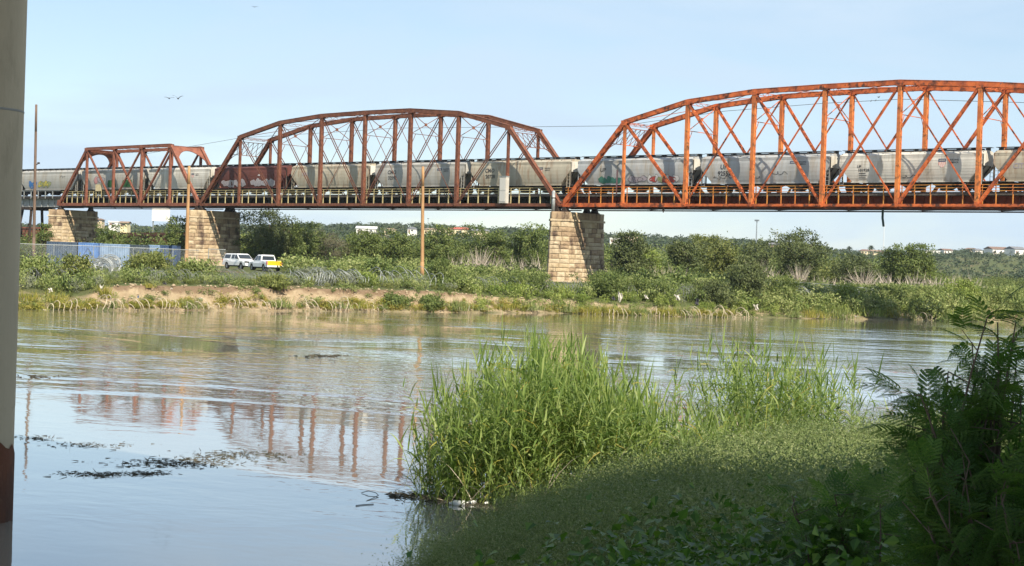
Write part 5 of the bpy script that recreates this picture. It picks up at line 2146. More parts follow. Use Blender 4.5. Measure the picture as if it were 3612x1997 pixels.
# bottles and cups at the reed point
MT['plastic'] = mat('white_plastic', (.75, .76, .75), rough=.35, spec=.5)
for (px, py, L_, a, lab) in ((1612, 1776, .30, .1, 'white plastic bottle floating at the reed point, leftmost'), (1662, 1772, .20, .5, 'white plastic cup floating at the reed point, middle'),
                             (1714, 1775, .16, 1.2, 'small pale foam piece floating at the reed point, rightmost')):
    p = onz(px, py, 0.03)
    T = thing('plastic_bottle' if L_ > .25 else 'plastic_cup', lab, 'litter', p, YAW + a)
    mb = MB(); mb.lathe([(0, -L_ / 2), (L_ * .18, -L_ / 2), (L_ * .20, -L_ * .4), (L_ * .20, L_ * .15), (L_ * .07, L_ * .38), (L_ * .07, L_ * .46)], 14, axis='y'); o = mb.build('shell', MT['plastic'], T, True); o.rotation_euler = (0, 0, 1.5)
    mb = MB(); mb.lathe([(L_ * .08, L_ * .44), (L_ * .08, L_ * .5), (0, L_ * .5)], 12, axis='y'); o = mb.build('cap', MT['plastic'], T, True); o.rotation_euler = (0, 0, 1.5)

# ------------------------------------------------------------------ vegetation
HAZE = .00008
GREEN = dict(
    mid=leafmat('leaf_mid', [(.06, .09, .025), (.105, .145, .04), (.16, .20, .058), (.225, .25, .085)], .3),
    dark=leafmat('leaf_dark', [(.042, .06, .022), (.075, .098, .034), (.115, .14, .05), (.165, .185, .075)], .18),
    lite=leafmat('leaf_lite', [(.10, .15, .03), (.17, .23, .048), (.24, .29, .068), (.31, .34, .10)], .25),
    olive=leafmat('leaf_olive', [(.06, .08, .02), (.11, .135, .034), (.17, .19, .052), (.24, .245, .08)], .2),
    grey=leafmat('leaf_grey', [(.10, .10, .06), (.14, .13, .085), (.17, .155, .10), (.13, .15, .07)], .2),
    blue=leafmat('leaf_far', [(.045, .07, .035), (.065, .09, .045), (.085, .11, .055), (.10, .115, .06)], .2),
    bank=leafmat('leaf_bank', [(.08, .12, .032), (.145, .19, .052), (.225, .265, .085), (.32, .34, .14)], .22),
    sage=leafmat('leaf_sage', [(.13, .16, .10), (.17, .19, .12), (.22, .24, .16), (.27, .28, .20)], .3),
    yel=leafmat('grass_yellow', [(.18, .20, .035), (.26, .26, .05), (.33, .30, .07), (.38, .31, .09)], .35),
    straw=leafmat('dead_cane', [(.34, .28, .23), (.44, .375, .31), (.54, .47, .40), (.38, .34, .29)], .1),
    reed=leafmat('reed_leaf', [(.09, .15, .034), (.155, .23, .055), (.235, .31, .085), (.34, .40, .135)], .40, .5, .35),
    weed=leafmat('weed_leaf', [(.11, .155, .052), (.15, .20, .068), (.195, .245, .09), (.29, .32, .15)], .3),
    vine=leafmat('vine_leaf', [(.045, .11, .02), (.075, .16, .03), (.11, .21, .04), (.17, .27, .05)], .35, .45, .4),
    pinn=leafmat('pinnate_leaf', [(.045, .105, .024), (.07, .145, .032), (.10, .185, .042), (.15, .24, .055)], .5, .5, .3),
)
BARK = mat('bark', (.16, .12, .09), (.10, .075, .055), 2., .95)
BARKP = mat('pale_bark', (.42, .38, .32), (.32, .28, .23), 2., .95)


def unit(v):
    return v / np.maximum(np.linalg.norm(v, axis=-1, keepdims=True), 1e-9)


def leaf_quads(c, size, asp, r, dirs=None, nrm=None, spread=1.0):
    """one pointed quad per centre"""
    n = len(c)
    d = unit(r.normal(size=(n, 3)) * spread + (0 if dirs is None else dirs))
    s_ = np.cross(d, unit(r.normal(size=(n, 3)) + (0 if nrm is None else nrm)))
    s_ = unit(s_)
    L = size * r.uniform(.65, 1.35, (n, 1))
    v = np.empty((n, 4, 3))
    v[:, 0] = c - d * L * .5
    v[:, 1] = c + s_ * L * asp * .5
    v[:, 2] = c + d * L * .5
    v[:, 3] = c - s_ * L * asp * .5
    return v.reshape(-1, 3), np.arange(4 * n).reshape(n, 4)


def strips(b, d, L, w, droop, nseg, r, side=None, taper=1.0):
    """curved tapering blades: base b, direction d, length L, width w, droop"""
    n = len(b)
    L = np.broadcast_to(L, (n,))[:, None]
    w = np.broadcast_to(w, (n,))[:, None]
    droop = np.broadcast_to(droop, (n,))[:, None]
    if side is None:
        side = unit(np.cross(d, unit(r.normal(size=(n, 3)))))
    v = np.empty((n, nseg + 1, 2, 3))
    for k in range(nseg + 1):
        t = k / nseg
        p = b + d * L * t
        p = p + np.array([0, 0, -1.0]) * droop * L * t * t
        ww = w * max(.06, (1 - t ** 1.6 * taper)) * (.6 + .4 * min(1, t * 4 + .3))
        v[:, k, 0] = p - side * ww * .5
        v[:, k, 1] = p + side * ww * .5
    idx_ = np.arange(n * (nseg + 1) * 2).reshape(n, nseg + 1, 2)
    f = np.stack([idx_[:, :-1, 0], idx_[:, :-1, 1], idx_[:, 1:, 1], idx_[:, 1:, 0]], -1).reshape(-1, 4)
    return v.reshape(-1, 3), f


def join(parts):
    vs, fs, o = [], [], 0
    for v, f in parts:
        vs.append(v)
        fs.append(f + o)
        o += len(v)
    return np.concatenate(vs), np.concatenate(fs)


def crown_pts(r, w, h, nclump, per, cr):
    """leaf positions of a crown of half width w and height h standing on z=0: clumps in an uneven ellipsoid"""
    u = unit(r.normal(size=(nclump, 3)))
    rad = r.uniform(.30, 1.12, (nclump, 1)) ** .6
    lump = 1 + .36 * np.sin(u[:, :1] * 3.1 + r.uniform(0, 6)) + .22 * np.sin(u[:, 1:2] * 4.3 + r.uniform(0, 6)) + .2 * np.sin(u[:, 2:] * 5 + r.uniform(0, 6))
    c = u * rad * lump * np.array([w * .86, w * .86, h * .5]) + np.array([0, 0, h * .5])
    c[:, 2] = np.clip(c[:, 2], h * .04, h * 1.02)
    q = np.repeat(c, per, 0) + r.normal(size=(nclump * per, 3)) * cr * np.array([1, 1, .75])
    out = np.repeat(unit(c - np.array([0, 0, h * .35])), per, 0)
    return q, out, np.repeat(r.uniform(-.18, .18, nclump), per)


def crown_mesh(name, r, w, h, nclump, per, cr, leaf, asp, m, spread=1.0, upright=0.0):
    q, out, tint = crown_pts(r, w, h, nclump, per, cr)
    dirs = np.zeros_like(q)
    dirs[:, 2] = upright
    v, f = leaf_quads(q, leaf, asp, r, dirs=dirs + out * upright * .5, nrm=out * 2.0, spread=spread)
    rnd = np.clip(r.uniform(0, 1, len(f)) * .7 + .15 + tint, 0, 1)
    return qmesh(name, v, f, m, rnd)


def limbs(name, r, h, w, m, r0, parent, stems=1, lean=0.0):
    mb = MB()
    for s_ in range(stems):
        b = np.array([r.normal() * .25 * (stems > 1), r.normal() * .25 * (stems > 1), -.3])
        top = np.array([r.normal() * w * .25 + lean, r.normal() * w * .25, h * .55])
        mid_ = (b + top) / 2 + r.normal(size=3) * np.array([.15, .15, 0]) * w * .5
        mb.tube(b, mid_, r0, r0 * .75, 7)
        mb.tube(mid_, top, r0 * .75, r0 * .45, 7)
        for k in range(4):
            a = r.uniform(0, 6.28)
            e = mid_ + (top - mid_) * r.uniform(.1, 1)
            t_ = np.array([math.cos(a) * w * r.uniform(.4, .75), math.sin(a) * w * r.uniform(.4, .75), h * r.uniform(.55, .9)])
            mb.tube(e, t_, r0 * .4, r0 * .1, 5)
    return mb.build(name, m, parent, True)


def tree(label, px, ytop, ybase, wpx, depth, col, seed, name='tree', cat='tree', bark=BARK, leaf=.36, dens=1.0, trunk=.12, stems=2, group=None, up=0.0, asp=.55, onbank=None, start=.0):
    r = np.random.default_rng(seed)
    if onbank is not None:
        depth = float(shore((px - W / 2) / F)) + onbank
    if onbank is None:
        depth = min(depth, 262)
    p = ground_at(px, depth)
    top = at(px, ytop, depth)[2]
    h = max(.8, top - p[2])
    w = wpx / F * depth / 2
    T = thing(name, label, cat, p, 0, group)
    ch = h * (1 - start)
    vol = w * w * ch
    ncl = int(np.clip(vol * 5.0, 50, 240) * dens)
    me = crown_mesh('crown', r, w * 1.08, ch, ncl, 38, .20 + .045 * w, leaf, asp, GREEN[col], upright=up)
    o = link('crown', me, T, (0, 0, h * start))
    limbs('trunk', r, h, w, bark, trunk * (.6 + h / 8), T, stems)
    return T


TR = [
    ('large round dark green tree right of the middle stone pier', 965, 757, 225, 262, 'dark', 1.6),
    ('light green bush at the foot of the middle pier', 890, 850, 80, 268, 'lite', 1),
    ('medium tree on the right flank of the large round tree', 1070, 795, 150, 310, 'mid', 1.2),
    ('greyish half bare tree left of the tan pole', 1165, 810, 150, 330, 'grey', .9),
    ('green tree between the grey tree and the tan pole', 1290, 822, 140, 330, 'mid', 1.0),
    ('dark tree immediately left of the tan pole', 1402, 812, 150, 300, 'mid', 1.2),
    ('green tree immediately right of the tan pole', 1550, 806, 150, 310, 'mid', 1.1),
    ('spreading tree midway between tan pole and tall pier', 1730, 805, 150, 320, 'mid', 1.1),
    ('dark green tree at the left side of the tall pier', 1860, 798, 130, 330, 'mid', 1.2),
    ('dark grey green tree just right of the tall pier', 2212, 832, 150, 236, 'dark', 1.2),
    ('yellow green bush right of the dark tree', 2292, 865, 90, 262, 'lite', .8),
    ('dark tree with a pale bare trunk right of the tall pier', 2412, 842, 120, 226, 'dark', 1.1),
    ('broad green tree below the slim skyline mast', 2535, 842, 190, 290, 'olive', 1.2),
    ('small dark tree right of the slim mast', 2665, 862, 120, 300, 'dark', 1),
    ('tallest ragged olive tree on the right half of the bank', 2822, 814, 215, 256, 'dark', 1.7),
    ('low dark flat topped tree right of the tallest ragged tree', 3030, 908, 170, 300, 'dark', 1),
    ('upright green tree clump against the right hill', 3165, 868, 120, 285, 'mid', 1.2),
    ('rounded green tree joined to the right tree clump', 3235, 872, 120, 280, 'mid', 1.1),
    ('yellow green low tree at the right end of the clump', 3265, 920, 90, 262, 'lite', .8),
    ('green tree behind the border wall at left', 380, 800, 100, 370, 'mid', .9),
    ('rounded tree left of the middle pier under the billboard', 615, 775, 100, 345, 'mid', 1),
    ('dark bush behind the steel bents at far left', 150, 800, 60, 350, 'mid', .8),
]
for i, (lab, px, yt, wpx, dp_, col, dn) in enumerate(TR):
    bark = BARKP if 'pale' in lab else BARK
    st = .38 if 'pale bare trunk' in lab else 0.02
    tree(lab, px, yt, 0, wpx, dp_, col, 200 + i, dens=dn, leaf=.30 if col != 'grey' else .24, asp=.55 if col != 'grey' else .3, bark=bark, start=st,
         trunk=.09 if st > .1 else .12, stems=1 if st > .1 else 2, group='trees beyond the bank')

SH = [
    ('olive shrub on the slope below the collapsed wire roll', 268, 912, 130, 12, 'olive'),
    ('large olive shrub on the bank in front of the blue containers', 540, 884, 175, 13, 'olive'),
    ('grey green shrub left of the trucks below the middle pier', 690, 925, 130, 12, 'bank'),
    ('pale green weed thicket on the slope beside the concrete pillar', 130, 905, 130, 11, 'bank'),
    ('small bright green shrub on the cliff edge left of the pole', 1284, 968, 75, 6, 'lite'),
    ('dark green shrub at the right foot of the tan pole', 1550, 925, 90, 9, 'mid'),
    ('rounded shrub on the bank between pole and tall pier', 1620, 962, 130, 7, 'bank'),
    ('broad green shrub at the left foot of the tall pier', 1838, 968, 150, 6.5, 'mid'),
    ('big leafy shrub hiding the right foot of the tall pier', 2140, 950, 150, 7, 'mid'),
    ('green shrub on the slope right of the white rag', 2305, 988, 130, 6, 'mid'),
    ('low dark shrub hanging over the bank left of the willow', 2530, 1000, 130, 4.5, 'dark'),
    ('dark willow leaning over the bank on the right', 2636, 912, 160, 6, 'dark'),
    ('green shrub at the waterline right of the dark willow', 2760, 985, 110, 7, 'mid'),
    ('bright green shrub on the right bank above yellow grass', 2990, 1015, 120, 6, 'lite'),
    ('dark green shrub on the right bank slope', 3130, 1012, 130, 8, 'mid'),
    ('feathery green shrub near the pale waterline heap', 3260, 1012, 140, 7, 'bank'),
    ('tall feathery shrub behind the right foreground bush', 3400, 1000, 150, 9, 'lite'),
    ('green thicket at the right edge of the far bank', 3550, 1012, 160, 8, 'bank'),
    ('pale shrub on the cliff top right of the trucks', 1110, 955, 110, 9, 'sage'),
    ('small dark shrub in the wire at the cliff edge', 1210, 970, 80, 6, 'sage'),
    ('low shrub on the cliff face below the trucks', 960, 1015, 90, 3.0, 'olive'),
    ('green shrub at the waterline below the tan pole', 1395, 1050, 80, 1.2, 'mid'),
    ('dark shrub tuft at the waterline right of the tan pole', 1520, 1050, 70, 1.0, 'mid'),
]
for i, (lab, px, yt, wpx, e, col) in enumerate(SH):
    tree(lab, px, yt, 0, wpx, 0, col, 300 + i, name='shrub', cat='shrub', leaf=.27, asp=.42, dens=2.2, trunk=.03, stems=3, group='shrubs on the far bank', up=.8, onbank=e)


# grass tufts along the far waterline
def tuft_geo(r, n, rad, h, lean=.35, w=.05):
    b = r.normal(size=(n, 3)) * rad * np.array([1, .6, 0])
    d = unit(np.stack([r.normal(size=n) * lean, r.normal(size=n) * lean, np.ones(n)], -1))
    return strips(b, d, h * r.uniform(.45, 1.1, n), w, r.uniform(.0, .5, n), 3, r)


TF = [(105, 1010, 90, 'yel', 'tall yellow green grass at the waterline beside the concrete pillar'), (200, 1010, 90, 'yel', 'yellow grass tuft at the waterline below the olive shrub'),
      (290, 1050, 50, 'yel', 'orange yellow grass tuft at the waterline below the containers'), (372, 990, 40, 'yel', 'yellow flowering weed on the bare slope'),
      (524, 1020, 30, 'yel', 'small yellow weed on the bare slope under the cream rag'), (590, 1045, 80, 'yel', 'golden grass tuft on the slope below the black rag'),
      (660, 1040, 60, 'bank', 'green grass tuft at the foot of the bare slope'), (985, 1035, 90, 'bank', 'green grass tuft hanging on the cliff below the trucks'),
      (1190, 1045, 90, 'bank', 'green grass patch below the cliff between trucks and pole'), (1265, 1050, 90, 'yel', 'yellow grass patch below the cliff left of the pole'),
      (1610, 1040, 80, 'bank', 'leaning grass tuft at the waterline right of the pole'), (1690, 1070, 70, 'bank', 'low green grass at the waterline under the blue garment'),
      (1778, 1062, 45, 'yel', 'bright yellow grass tuft left of the tall pier reflection'), (1868, 1045, 90, 'bank', 'green grass tuft at the waterline left of the tall pier'),
      (1990, 1045, 80, 'bank', 'broad green grass tuft below the tall pier'), (2080, 1065, 100, 'yel', 'long yellow green grass patch right below the tall pier'),
      (2140, 1062, 60, 'yel', 'yellow grass tuft left of the tall white rag'), (2250, 1065, 70, 'bank', 'green grass tuft right of the tall white rag'),
      (2360, 1070, 80, 'yel', 'yellow grass at the waterline left of the dark rags'), (2420, 1060, 60, 'bank', 'green grass on the slope by the dark rags'),
      (2870, 1075, 110, 'yel', 'bright yellow grass patch on the right waterline'), (2800, 1085, 60, 'bank', 'short green grass tuft beside the bright yellow patch'),
      (2960, 1060, 90, 'bank', 'green reeds right of the bright yellow patch'), (3060, 1060, 100, 'lite', 'light green reeds at the right waterline'),
      (3150, 1075, 70, 'yel', 'golden green grass tuft left of the pale heap'), (3330, 1080, 80, 'lite', 'light grass tuft right of the pale heap')]
for i, (px, yt, wpx, col, lab) in enumerate(TF):
    r = np.random.default_rng(400 + i)
    e = .5 if yt > 1030 else 2.0
    d = float(shore((px - W / 2) / F)) + e
    p = ground_at(px, d)
    p[2] = max(p[2], -.05)
    h = max(.6, at(px, yt, d)[2] - p[2])
    rad = wpx / F * d / 3.2
    v, f = tuft_geo(r, int(120 + 130 * rad), rad, h, .25, .06)
    T = thing('grass_tuft', lab, 'grass', p, YAW, 'grass tufts along the far waterline')
    link('blades', qmesh('blades', v, f, GREEN[col], r.uniform(0, 1, len(f))), T)['kind'] = 'stuff'
    v, f = tuft_geo(r, 30, rad * .8, h * .6, .5, .05)
    link('dry_blades', qmesh('dry_blades', v, f, GREEN['straw'], r.uniform(0, 1, len(f))), T)['kind'] = 'stuff'

# spray of dead canes as single things and the dead brush as a mass
for i, (px, yt, wpx, dp_, lab) in enumerate(((3050, 928, 90, 232, 'fan of pale dead canes right of the tallest ragged tree'), (1690, 855, 70, 240, 'pale dead cane spray between the tan pole and tall pier'),
                                             (2670, 905, 60, 236, 'dead pale canes above the dark willow'), (2818, 920, 45, 240, 'pale dead canes at the foot of the tallest ragged tree'))):
    r = np.random.default_rng(450 + i)
    p = ground_at(px, dp_)
    h = at(px, yt, dp_)[2] - p[2]
    n = 90
    b = r.normal(size=(n, 3)) * np.array([.35, .35, 0])
    a = r.uniform(-1, 1, n) * (1.0 if i == 0 else .5)
    d = unit(np.outer(np.sin(a), RT) + np.outer(r.normal(size=n) * .2, FH) + np.outer(np.cos(a), (0, 0, 1.0)))
    v, f = strips(b, d, h * r.uniform(.6, 1.15, n), .075, .12, 3, r)
    T = thing('dead_cane_clump', lab, 'dead cane', p)
    link('canes', qmesh('canes', v, f, GREEN['straw'], r.uniform(0, 1, len(f))), T)['kind'] = 'stuff'
    v, f = strips(b[:30], unit(d[:30] + r.normal(size=(30, 3)) * .4), h * .5, .05, .5, 2, r)
    link('dead_leaves', qmesh('dead_leaves', v, f, GREEN['straw'], r.uniform(0, 1, len(f))), T)['kind'] = 'stuff'


# ---- masses of scrub nobody could count
FRONT = (np.array([0, 60, 250, 330, 400, 470, 620, 660, 760, 800, 1000, 1050, 1250, 1400, 1560, 1750, 1900, 1930, 2075, 2110, 2250, 2450, 2600, 2700, 2900, 3100, 3300, 3612, 4200]),
         np.array([905, 925, 925, 938, 945, 925, 925, 940, 948, 956, 962, 955, 962, 968, 955, 968, 975, 990, 990, 965, 975, 985, 960, 985, 1008, 1010, 1005, 1015, 1020]))
MIDT = (np.array([0, 300, 420, 640, 850, 1000, 1150, 1400, 1500, 1700, 1900, 2150, 2400, 2600, 2750, 2900, 3000, 3150, 3280, 3400, 3612, 4200]),
        np.array([815, 815, 808, 812, 800, 800, 815, 815, 820, 808, 808, 850, 855, 858, 850, 880, 915, 900, 945, 968, 972, 975]))


def proto_bush(seed, n, leaf, asp, up):
    r = np.random.default_rng(seed)
    q, out, tint = crown_pts(r, 1.0, 1.6, max(6, n // 9), 9, .22)
    dirs = np.zeros_like(q)
    dirs[:, 2] = up
    v, f = leaf_quads(q, leaf, asp, r, dirs=dirs, nrm=out * 1.8)
    return v, f, np.clip(r.uniform(0, .75, len(f)) + .12 + tint, 0, 1)


def gn_scatter(name, metas, P_, R_, S_, I_, parent=None):
    """one object whose points carry copies of the piece meshes (for what nobody could count)"""
    cl = bpy.data.collections.new(name + '_pieces')
    for i, me in enumerate(metas):
        cl.objects.link(bpy.data.objects.new('%s_piece_%02d' % (name, i), me))
    me = bpy.data.meshes.new(name)
    n = len(P_)
    me.vertices.add(n)
    me.vertices.foreach_set('co', np.asarray(P_, np.float32).ravel())
    for nm, arr in (('rot', R_), ('scl', S_)):
        me.attributes.new(nm, 'FLOAT_VECTOR', 'POINT').data.foreach_set('vector', np.asarray(arr, np.float32).ravel())
    me.attributes.new('idx', 'INT', 'POINT').data.foreach_set('value', np.asarray(I_, np.int32))
    ng = bpy.data.node_groups.new(name, 'GeometryNodeTree')
    ng.interface.new_socket('Geometry', in_out='INPUT', socket_type='NodeSocketGeometry')
    ng.interface.new_socket('Geometry', in_out='OUTPUT', socket_type='NodeSocketGeometry')
    nd, lk = ng.nodes, ng.links
    gi, go = nd.new('NodeGroupInput'), nd.new('NodeGroupOutput')
    ci = nd.new('GeometryNodeCollectionInfo')
    ci.inputs['Collection'].default_value = cl
    ci.inputs['Separate Children'].default_value = True
    ci.inputs['Reset Children'].default_value = True
    ip = nd.new('GeometryNodeInstanceOnPoints')
    ip.inputs['Pick Instance'].default_value = True
    for nm, ty, sk in (('rot', 'FLOAT_VECTOR', 'Rotation'), ('scl', 'FLOAT_VECTOR', 'Scale'), ('idx', 'INT', 'Instance Index')):
        na = nd.new('GeometryNodeInputNamedAttribute')
        na.data_type = ty
        na.inputs['Name'].default_value = nm
        lk.new(na.outputs['Attribute'], ip.inputs[sk])
    lk.new(gi.outputs[0], ip.inputs['Points'])
    lk.new(ci.outputs[0], ip.inputs['Instance'])
    lk.new(ip.outputs['Instances'], go.inputs[0])
    o = link(name, me, parent)
    o.modifiers.new('scatter', 'NODES').node_group = ng
    return o


def scatter(name, label, protos, P_, S_, m, kind='stuff', cat=None):
    r = np.random.default_rng(len(P_))
    metas = []
    for v, f, t in protos:
        for sh_ in (-.3, -.1, .1, .3):
            metas.append(qmesh(name + '_piece', v, f, m, np.clip(t + sh_, 0, 1)))
    n = len(P_)
    R_ = np.zeros((n, 3))
    R_[:, 2] = r.uniform(0, 6.28, n)
    ob = gn_scatter(name, metas, P_, R_, S_, r.integers(0, len(metas), n))
    tag(ob, label, cat, kind=kind)
    return ob


def sample(n, px0, px1, dfun, h0, h1, topf, seed, wr=(.7, 1.3), minh=.35):
    r = np.random.default_rng(seed)
    P_, S_ = [], []
    for _ in range(n):
        px = r.uniform(px0, px1)
        d = dfun(px, r)
        t = (px - W / 2) / F
        x, y = from_ld(t * d, d)
        z = gz(x, y)
        h = r.uniform(h0, h1)
        if topf is not None:
            lim = 4.5 + (yh(px) - np.interp(px, *topf) - r.uniform(0, 14)) / F * d - z
            h = min(h, lim)
        if h < minh:
            continue
        w = h * r.uniform(*wr) * .55
        P_.append((x, y, z - .1))
        S_.append((w, w, h / 1.75))
    return np.array(P_), np.array(S_)


def near_px(px, lo, hi):
    return lo <= px <= hi


def d_front(px, r):
    return float(shore((px - W / 2) / F)) + r.uniform(4.0, 30)


def d_edge(px, r):
    c = cliffness(px)
    return float(shore((px - W / 2) / F)) + (r.uniform(3.2, 7) if c > .8 else r.uniform(.8, 9))


PB = [proto_bush(s_, 240, .26, .40, .9) for s_ in range(5)]
PM = [proto_bush(20 + s_, 620, .125, .6, .2) for s_ in range(5)]
PS = [proto_bush(40 + s_, 60, .42, .6, .1) for s_ in range(4)]
P_, S_ = sample(1500, -150, 3800, d_front, .5, 1.9, FRONT, 1)
scatter('bank_scrub', 'green weedy scrub covering the far bank terrace', PB, P_, S_, GREEN['bank'])
P_, S_ = sample(800, -150, 3800, d_front, .4, 1.4, FRONT, 2)
scatter('sage_scrub', 'grey green weeds among the wire on the far bank', PB, P_, S_, GREEN['sage'])
P_, S_ = sample(420, 1650, 3900, d_edge, .5, 1.6, FRONT, 3)
scatter('waterside_scrub', 'yellow green weeds on the right part of the far bank', PB, P_, S_, GREEN['lite'])
P_, S_ = sample(150, 60, 1700, d_edge, .3, .8, FRONT, 4)
scatter('cliff_top_weeds', 'weeds along the top of the bare cliff', PB, P_, S_, GREEN['olive'])
P_, S_ = sample(300, 2600, 3900, lambda px, r: float(shore((px - W / 2) / F)) + r.uniform(1.0, 14), 1.0, 2.4, FRONT, 6)
scatter('right_bank_thicket', 'dense feathery green thicket along the right bank', PB, P_, S_, GREEN['bank'])


# grass and weeds on the cliff foot
P_, S_ = sample(280, 60, 2600, lambda px, r: float(shore((px - W / 2) / F)) + r.uniform(.2, 1.3), .25, .9, None, 31, (.9, 1.8), .2)
scatter('cliff_foot_weeds', 'yellow green weeds along the foot of the bare cliff', PB, P_, S_, GREEN['yel'])
P_, S_ = sample(170, 60, 2600, lambda px, r: float(shore((px - W / 2) / F)) + r.uniform(.3, 2.4), .25, .9, None, 32, (.9, 1.8), .2)
scatter('cliff_face_weeds', 'green weeds rooted on the bare cliff face', PB, P_, S_, GREEN['bank'])


def d_mid(px, r):
    return r.uniform(268, 440)


P_, S_ = sample(560, -200, 3900, d_mid, 2.4, 7.0, MIDT, 11, (.8, 1.5), .8)
scatter('mid_thicket', 'continuous green thicket behind the bridge', PM, P_, S_, GREEN['mid'])
P_, S_ = sample(300, -200, 3900, d_mid, 1.8, 5.5, MIDT, 12, (.8, 1.5), .8)
scatter('mid_olive_thicket', 'olive brush in the thicket behind the bridge', PM, P_, S_, GREEN['olive'])
LOWT = (np.array([640, 850, 1100, 1500, 1560, 1900, 1915, 2095, 2150, 2400, 2700, 2900, 3612]), np.array([900, 885, 888, 893, 918, 928, 992, 992, 940, 948, 958, 988, 1000]))
P_, S_ = sample(620, 1010, 3700, lambda px, r: r.uniform(192, 238), .8, 2.6, LOWT, 13, (.9, 1.7), .5)
scatter('low_green_brush', 'low bright green brush in front of the thicket', PB, P_, S_, GREEN['bank'])
# dead brush: vertical pale stems
r = np.random.default_rng(77)
parts = []
for (x0, x1, n, yt) in ((1575, 1915, 700, 862), (2150, 2205, 120, 900), (2240, 2370, 300, 905), (2620, 2740, 260, 905), (2850, 3000, 90, 945), (3090, 3450, 600, 930), (3440, 3700, 260, 985), (1120, 1240, 60, 850)):
    px = r.uniform(x0, x1, n)
    d_ = r.uniform(240, 264, n) if x0 < 3400 else r.uniform(225, 262, n)
    t = (px - W / 2) / F
    x, y = from_ld(t * d_, d_)
    z = far_z(x, y)
    h = 4.5 + (yh(px) - yt) / F * d_ - z
    b = np.stack([x, y, z], -1)
    dr = unit(np.stack([r.normal(size=n) * .42, r.normal(size=n) * .42, np.ones(n)], -1))
    parts.append(strips(b, dr, np.maximum(.5, h) * r.uniform(.15, 1.0, n) * (.75 + .35 * wave(x, y, .6, 31)), .09, .05, 2, r))
v, f = join(parts)
tag(link('dead_brush', qmesh('dead_brush', v, f, GREEN['straw'], r.uniform(0, 1, len(f)))), 'pale grey dead cane brush at the foot of the thicket', kind='stuff')
# far plain and hill scrub
rr_ = np.random.default_rng(5)
P_, S_ = [], []
for _ in range(6500):
    px = rr_.uniform(-300, 3950)
    d = rr_.uniform(430, 1320) if rr_.random() < .8 else rr_.uniform(1000, 1360)
    t = (px - W / 2) / F
    x, y = from_ld(t * d, d)
    if d > 700 and px > 3250 and wave(x, y, .03, 21) > .62:
        continue
    h = rr_.uniform(1.5, 4.2) if px > 2900 else rr_.uniform(2.5, 6.0)
    z = gz(x, y)
    P_.append((x, y, z - .3))
    w = h * rr_.uniform(.5, 1.0)
    S_.append((w, w, h / 1.75))
scatter('hill_scrub', 'blue green scrub covering the distant hills', PS, np.array(P_), np.array(S_), GREEN['blue'])


# clods and stones lying on the eroded bank face
def clod(seed):
    r = np.random.default_rng(seed)
    v, f = [], []
    nu, nv = 8, 5
    for j in range(nv + 1):
        for i in range(nu):
            a, b = 2 * math.pi * i / nu, math.pi * j / nv
            rad = 1 + r.uniform(-.25, .25)
            v.append((rad * math.sin(b) * math.cos(a), rad * math.sin(b) * math.sin(a), rad * .7 * math.cos(b)))
    for j in range(nv):
        for i in range(nu):
            f.append((j * nu + i, j * nu + (i + 1) % nu, (j + 1) * nu + (i + 1) % nu, (j + 1) * nu + i))
    return np.array(v), np.array(f), np.zeros(len(f))


MT['clod'] = mat('dry_clods', (.46, .37, .25), (.30, .22, .145), 2., .95, bump=.4)
rc_ = np.random.default_rng(55)
P_, S_ = [], []
for _ in range(900):
    px = rc_.uniform(330, 2700)
    d = float(shore((px - W / 2) / F)) + rc_.uniform(.15, 3.0)
    t = (px - W / 2) / F
    x, y = from_ld(t * d, d)
    q_ = rc_.uniform(.03, .12) * (1.8 if rc_.random() < .06 else 1)
    P_.append((x, y, gz(x, y) + q_ * .2))
    S_.append((q_ * rc_.uniform(.7, 1.5), q_, q_ * rc_.uniform(.6, 1.2)))
scatter('bank_clods', 'broken clods and stones on the eroded bank face', [clod(s_) for s_ in range(5)], np.array(P_), np.array(S_), MT['clod'])

# two palms on the skyline
def palm(label, px, py, depth, hgt, seed):
    r = np.random.default_rng(seed)
    c = at(px, py, depth)
    z = gz(c[0], c[1])
    T = thing('palm_tree', label, 'palm', (c[0], c[1], z), 0, 'palms on the skyline')
    h = c[2] - z
    mb = MB(); mb.tube((0, 0, -.5), (0, 0, h), .35, .25, 8); mb.build('trunk', BARK, T, True)
    n = 60
    d = unit(r.normal(size=(n, 3)) + np.array([0, 0, .35]))
    v, f = strips(np.tile([[0, 0, h]], (n, 1)), d, hgt, .5, .6, 4, r)
    link('fronds', qmesh('fronds', v, f, GREEN['blue'], r.uniform(0, 1, len(f))), T)


palm('left palm on the skyline left of the right tree clump', 2996, 874, 1120, 3.0, 1)
palm('right palm on the skyline beside the cream houses', 3073, 872, 1120, 3.2, 2)

# ------------------------------------------------------------------ foreground reeds


def ld_of(px, py, z):
    p = onz(px, py, z)
    return lat_dep(p[0], p[1])


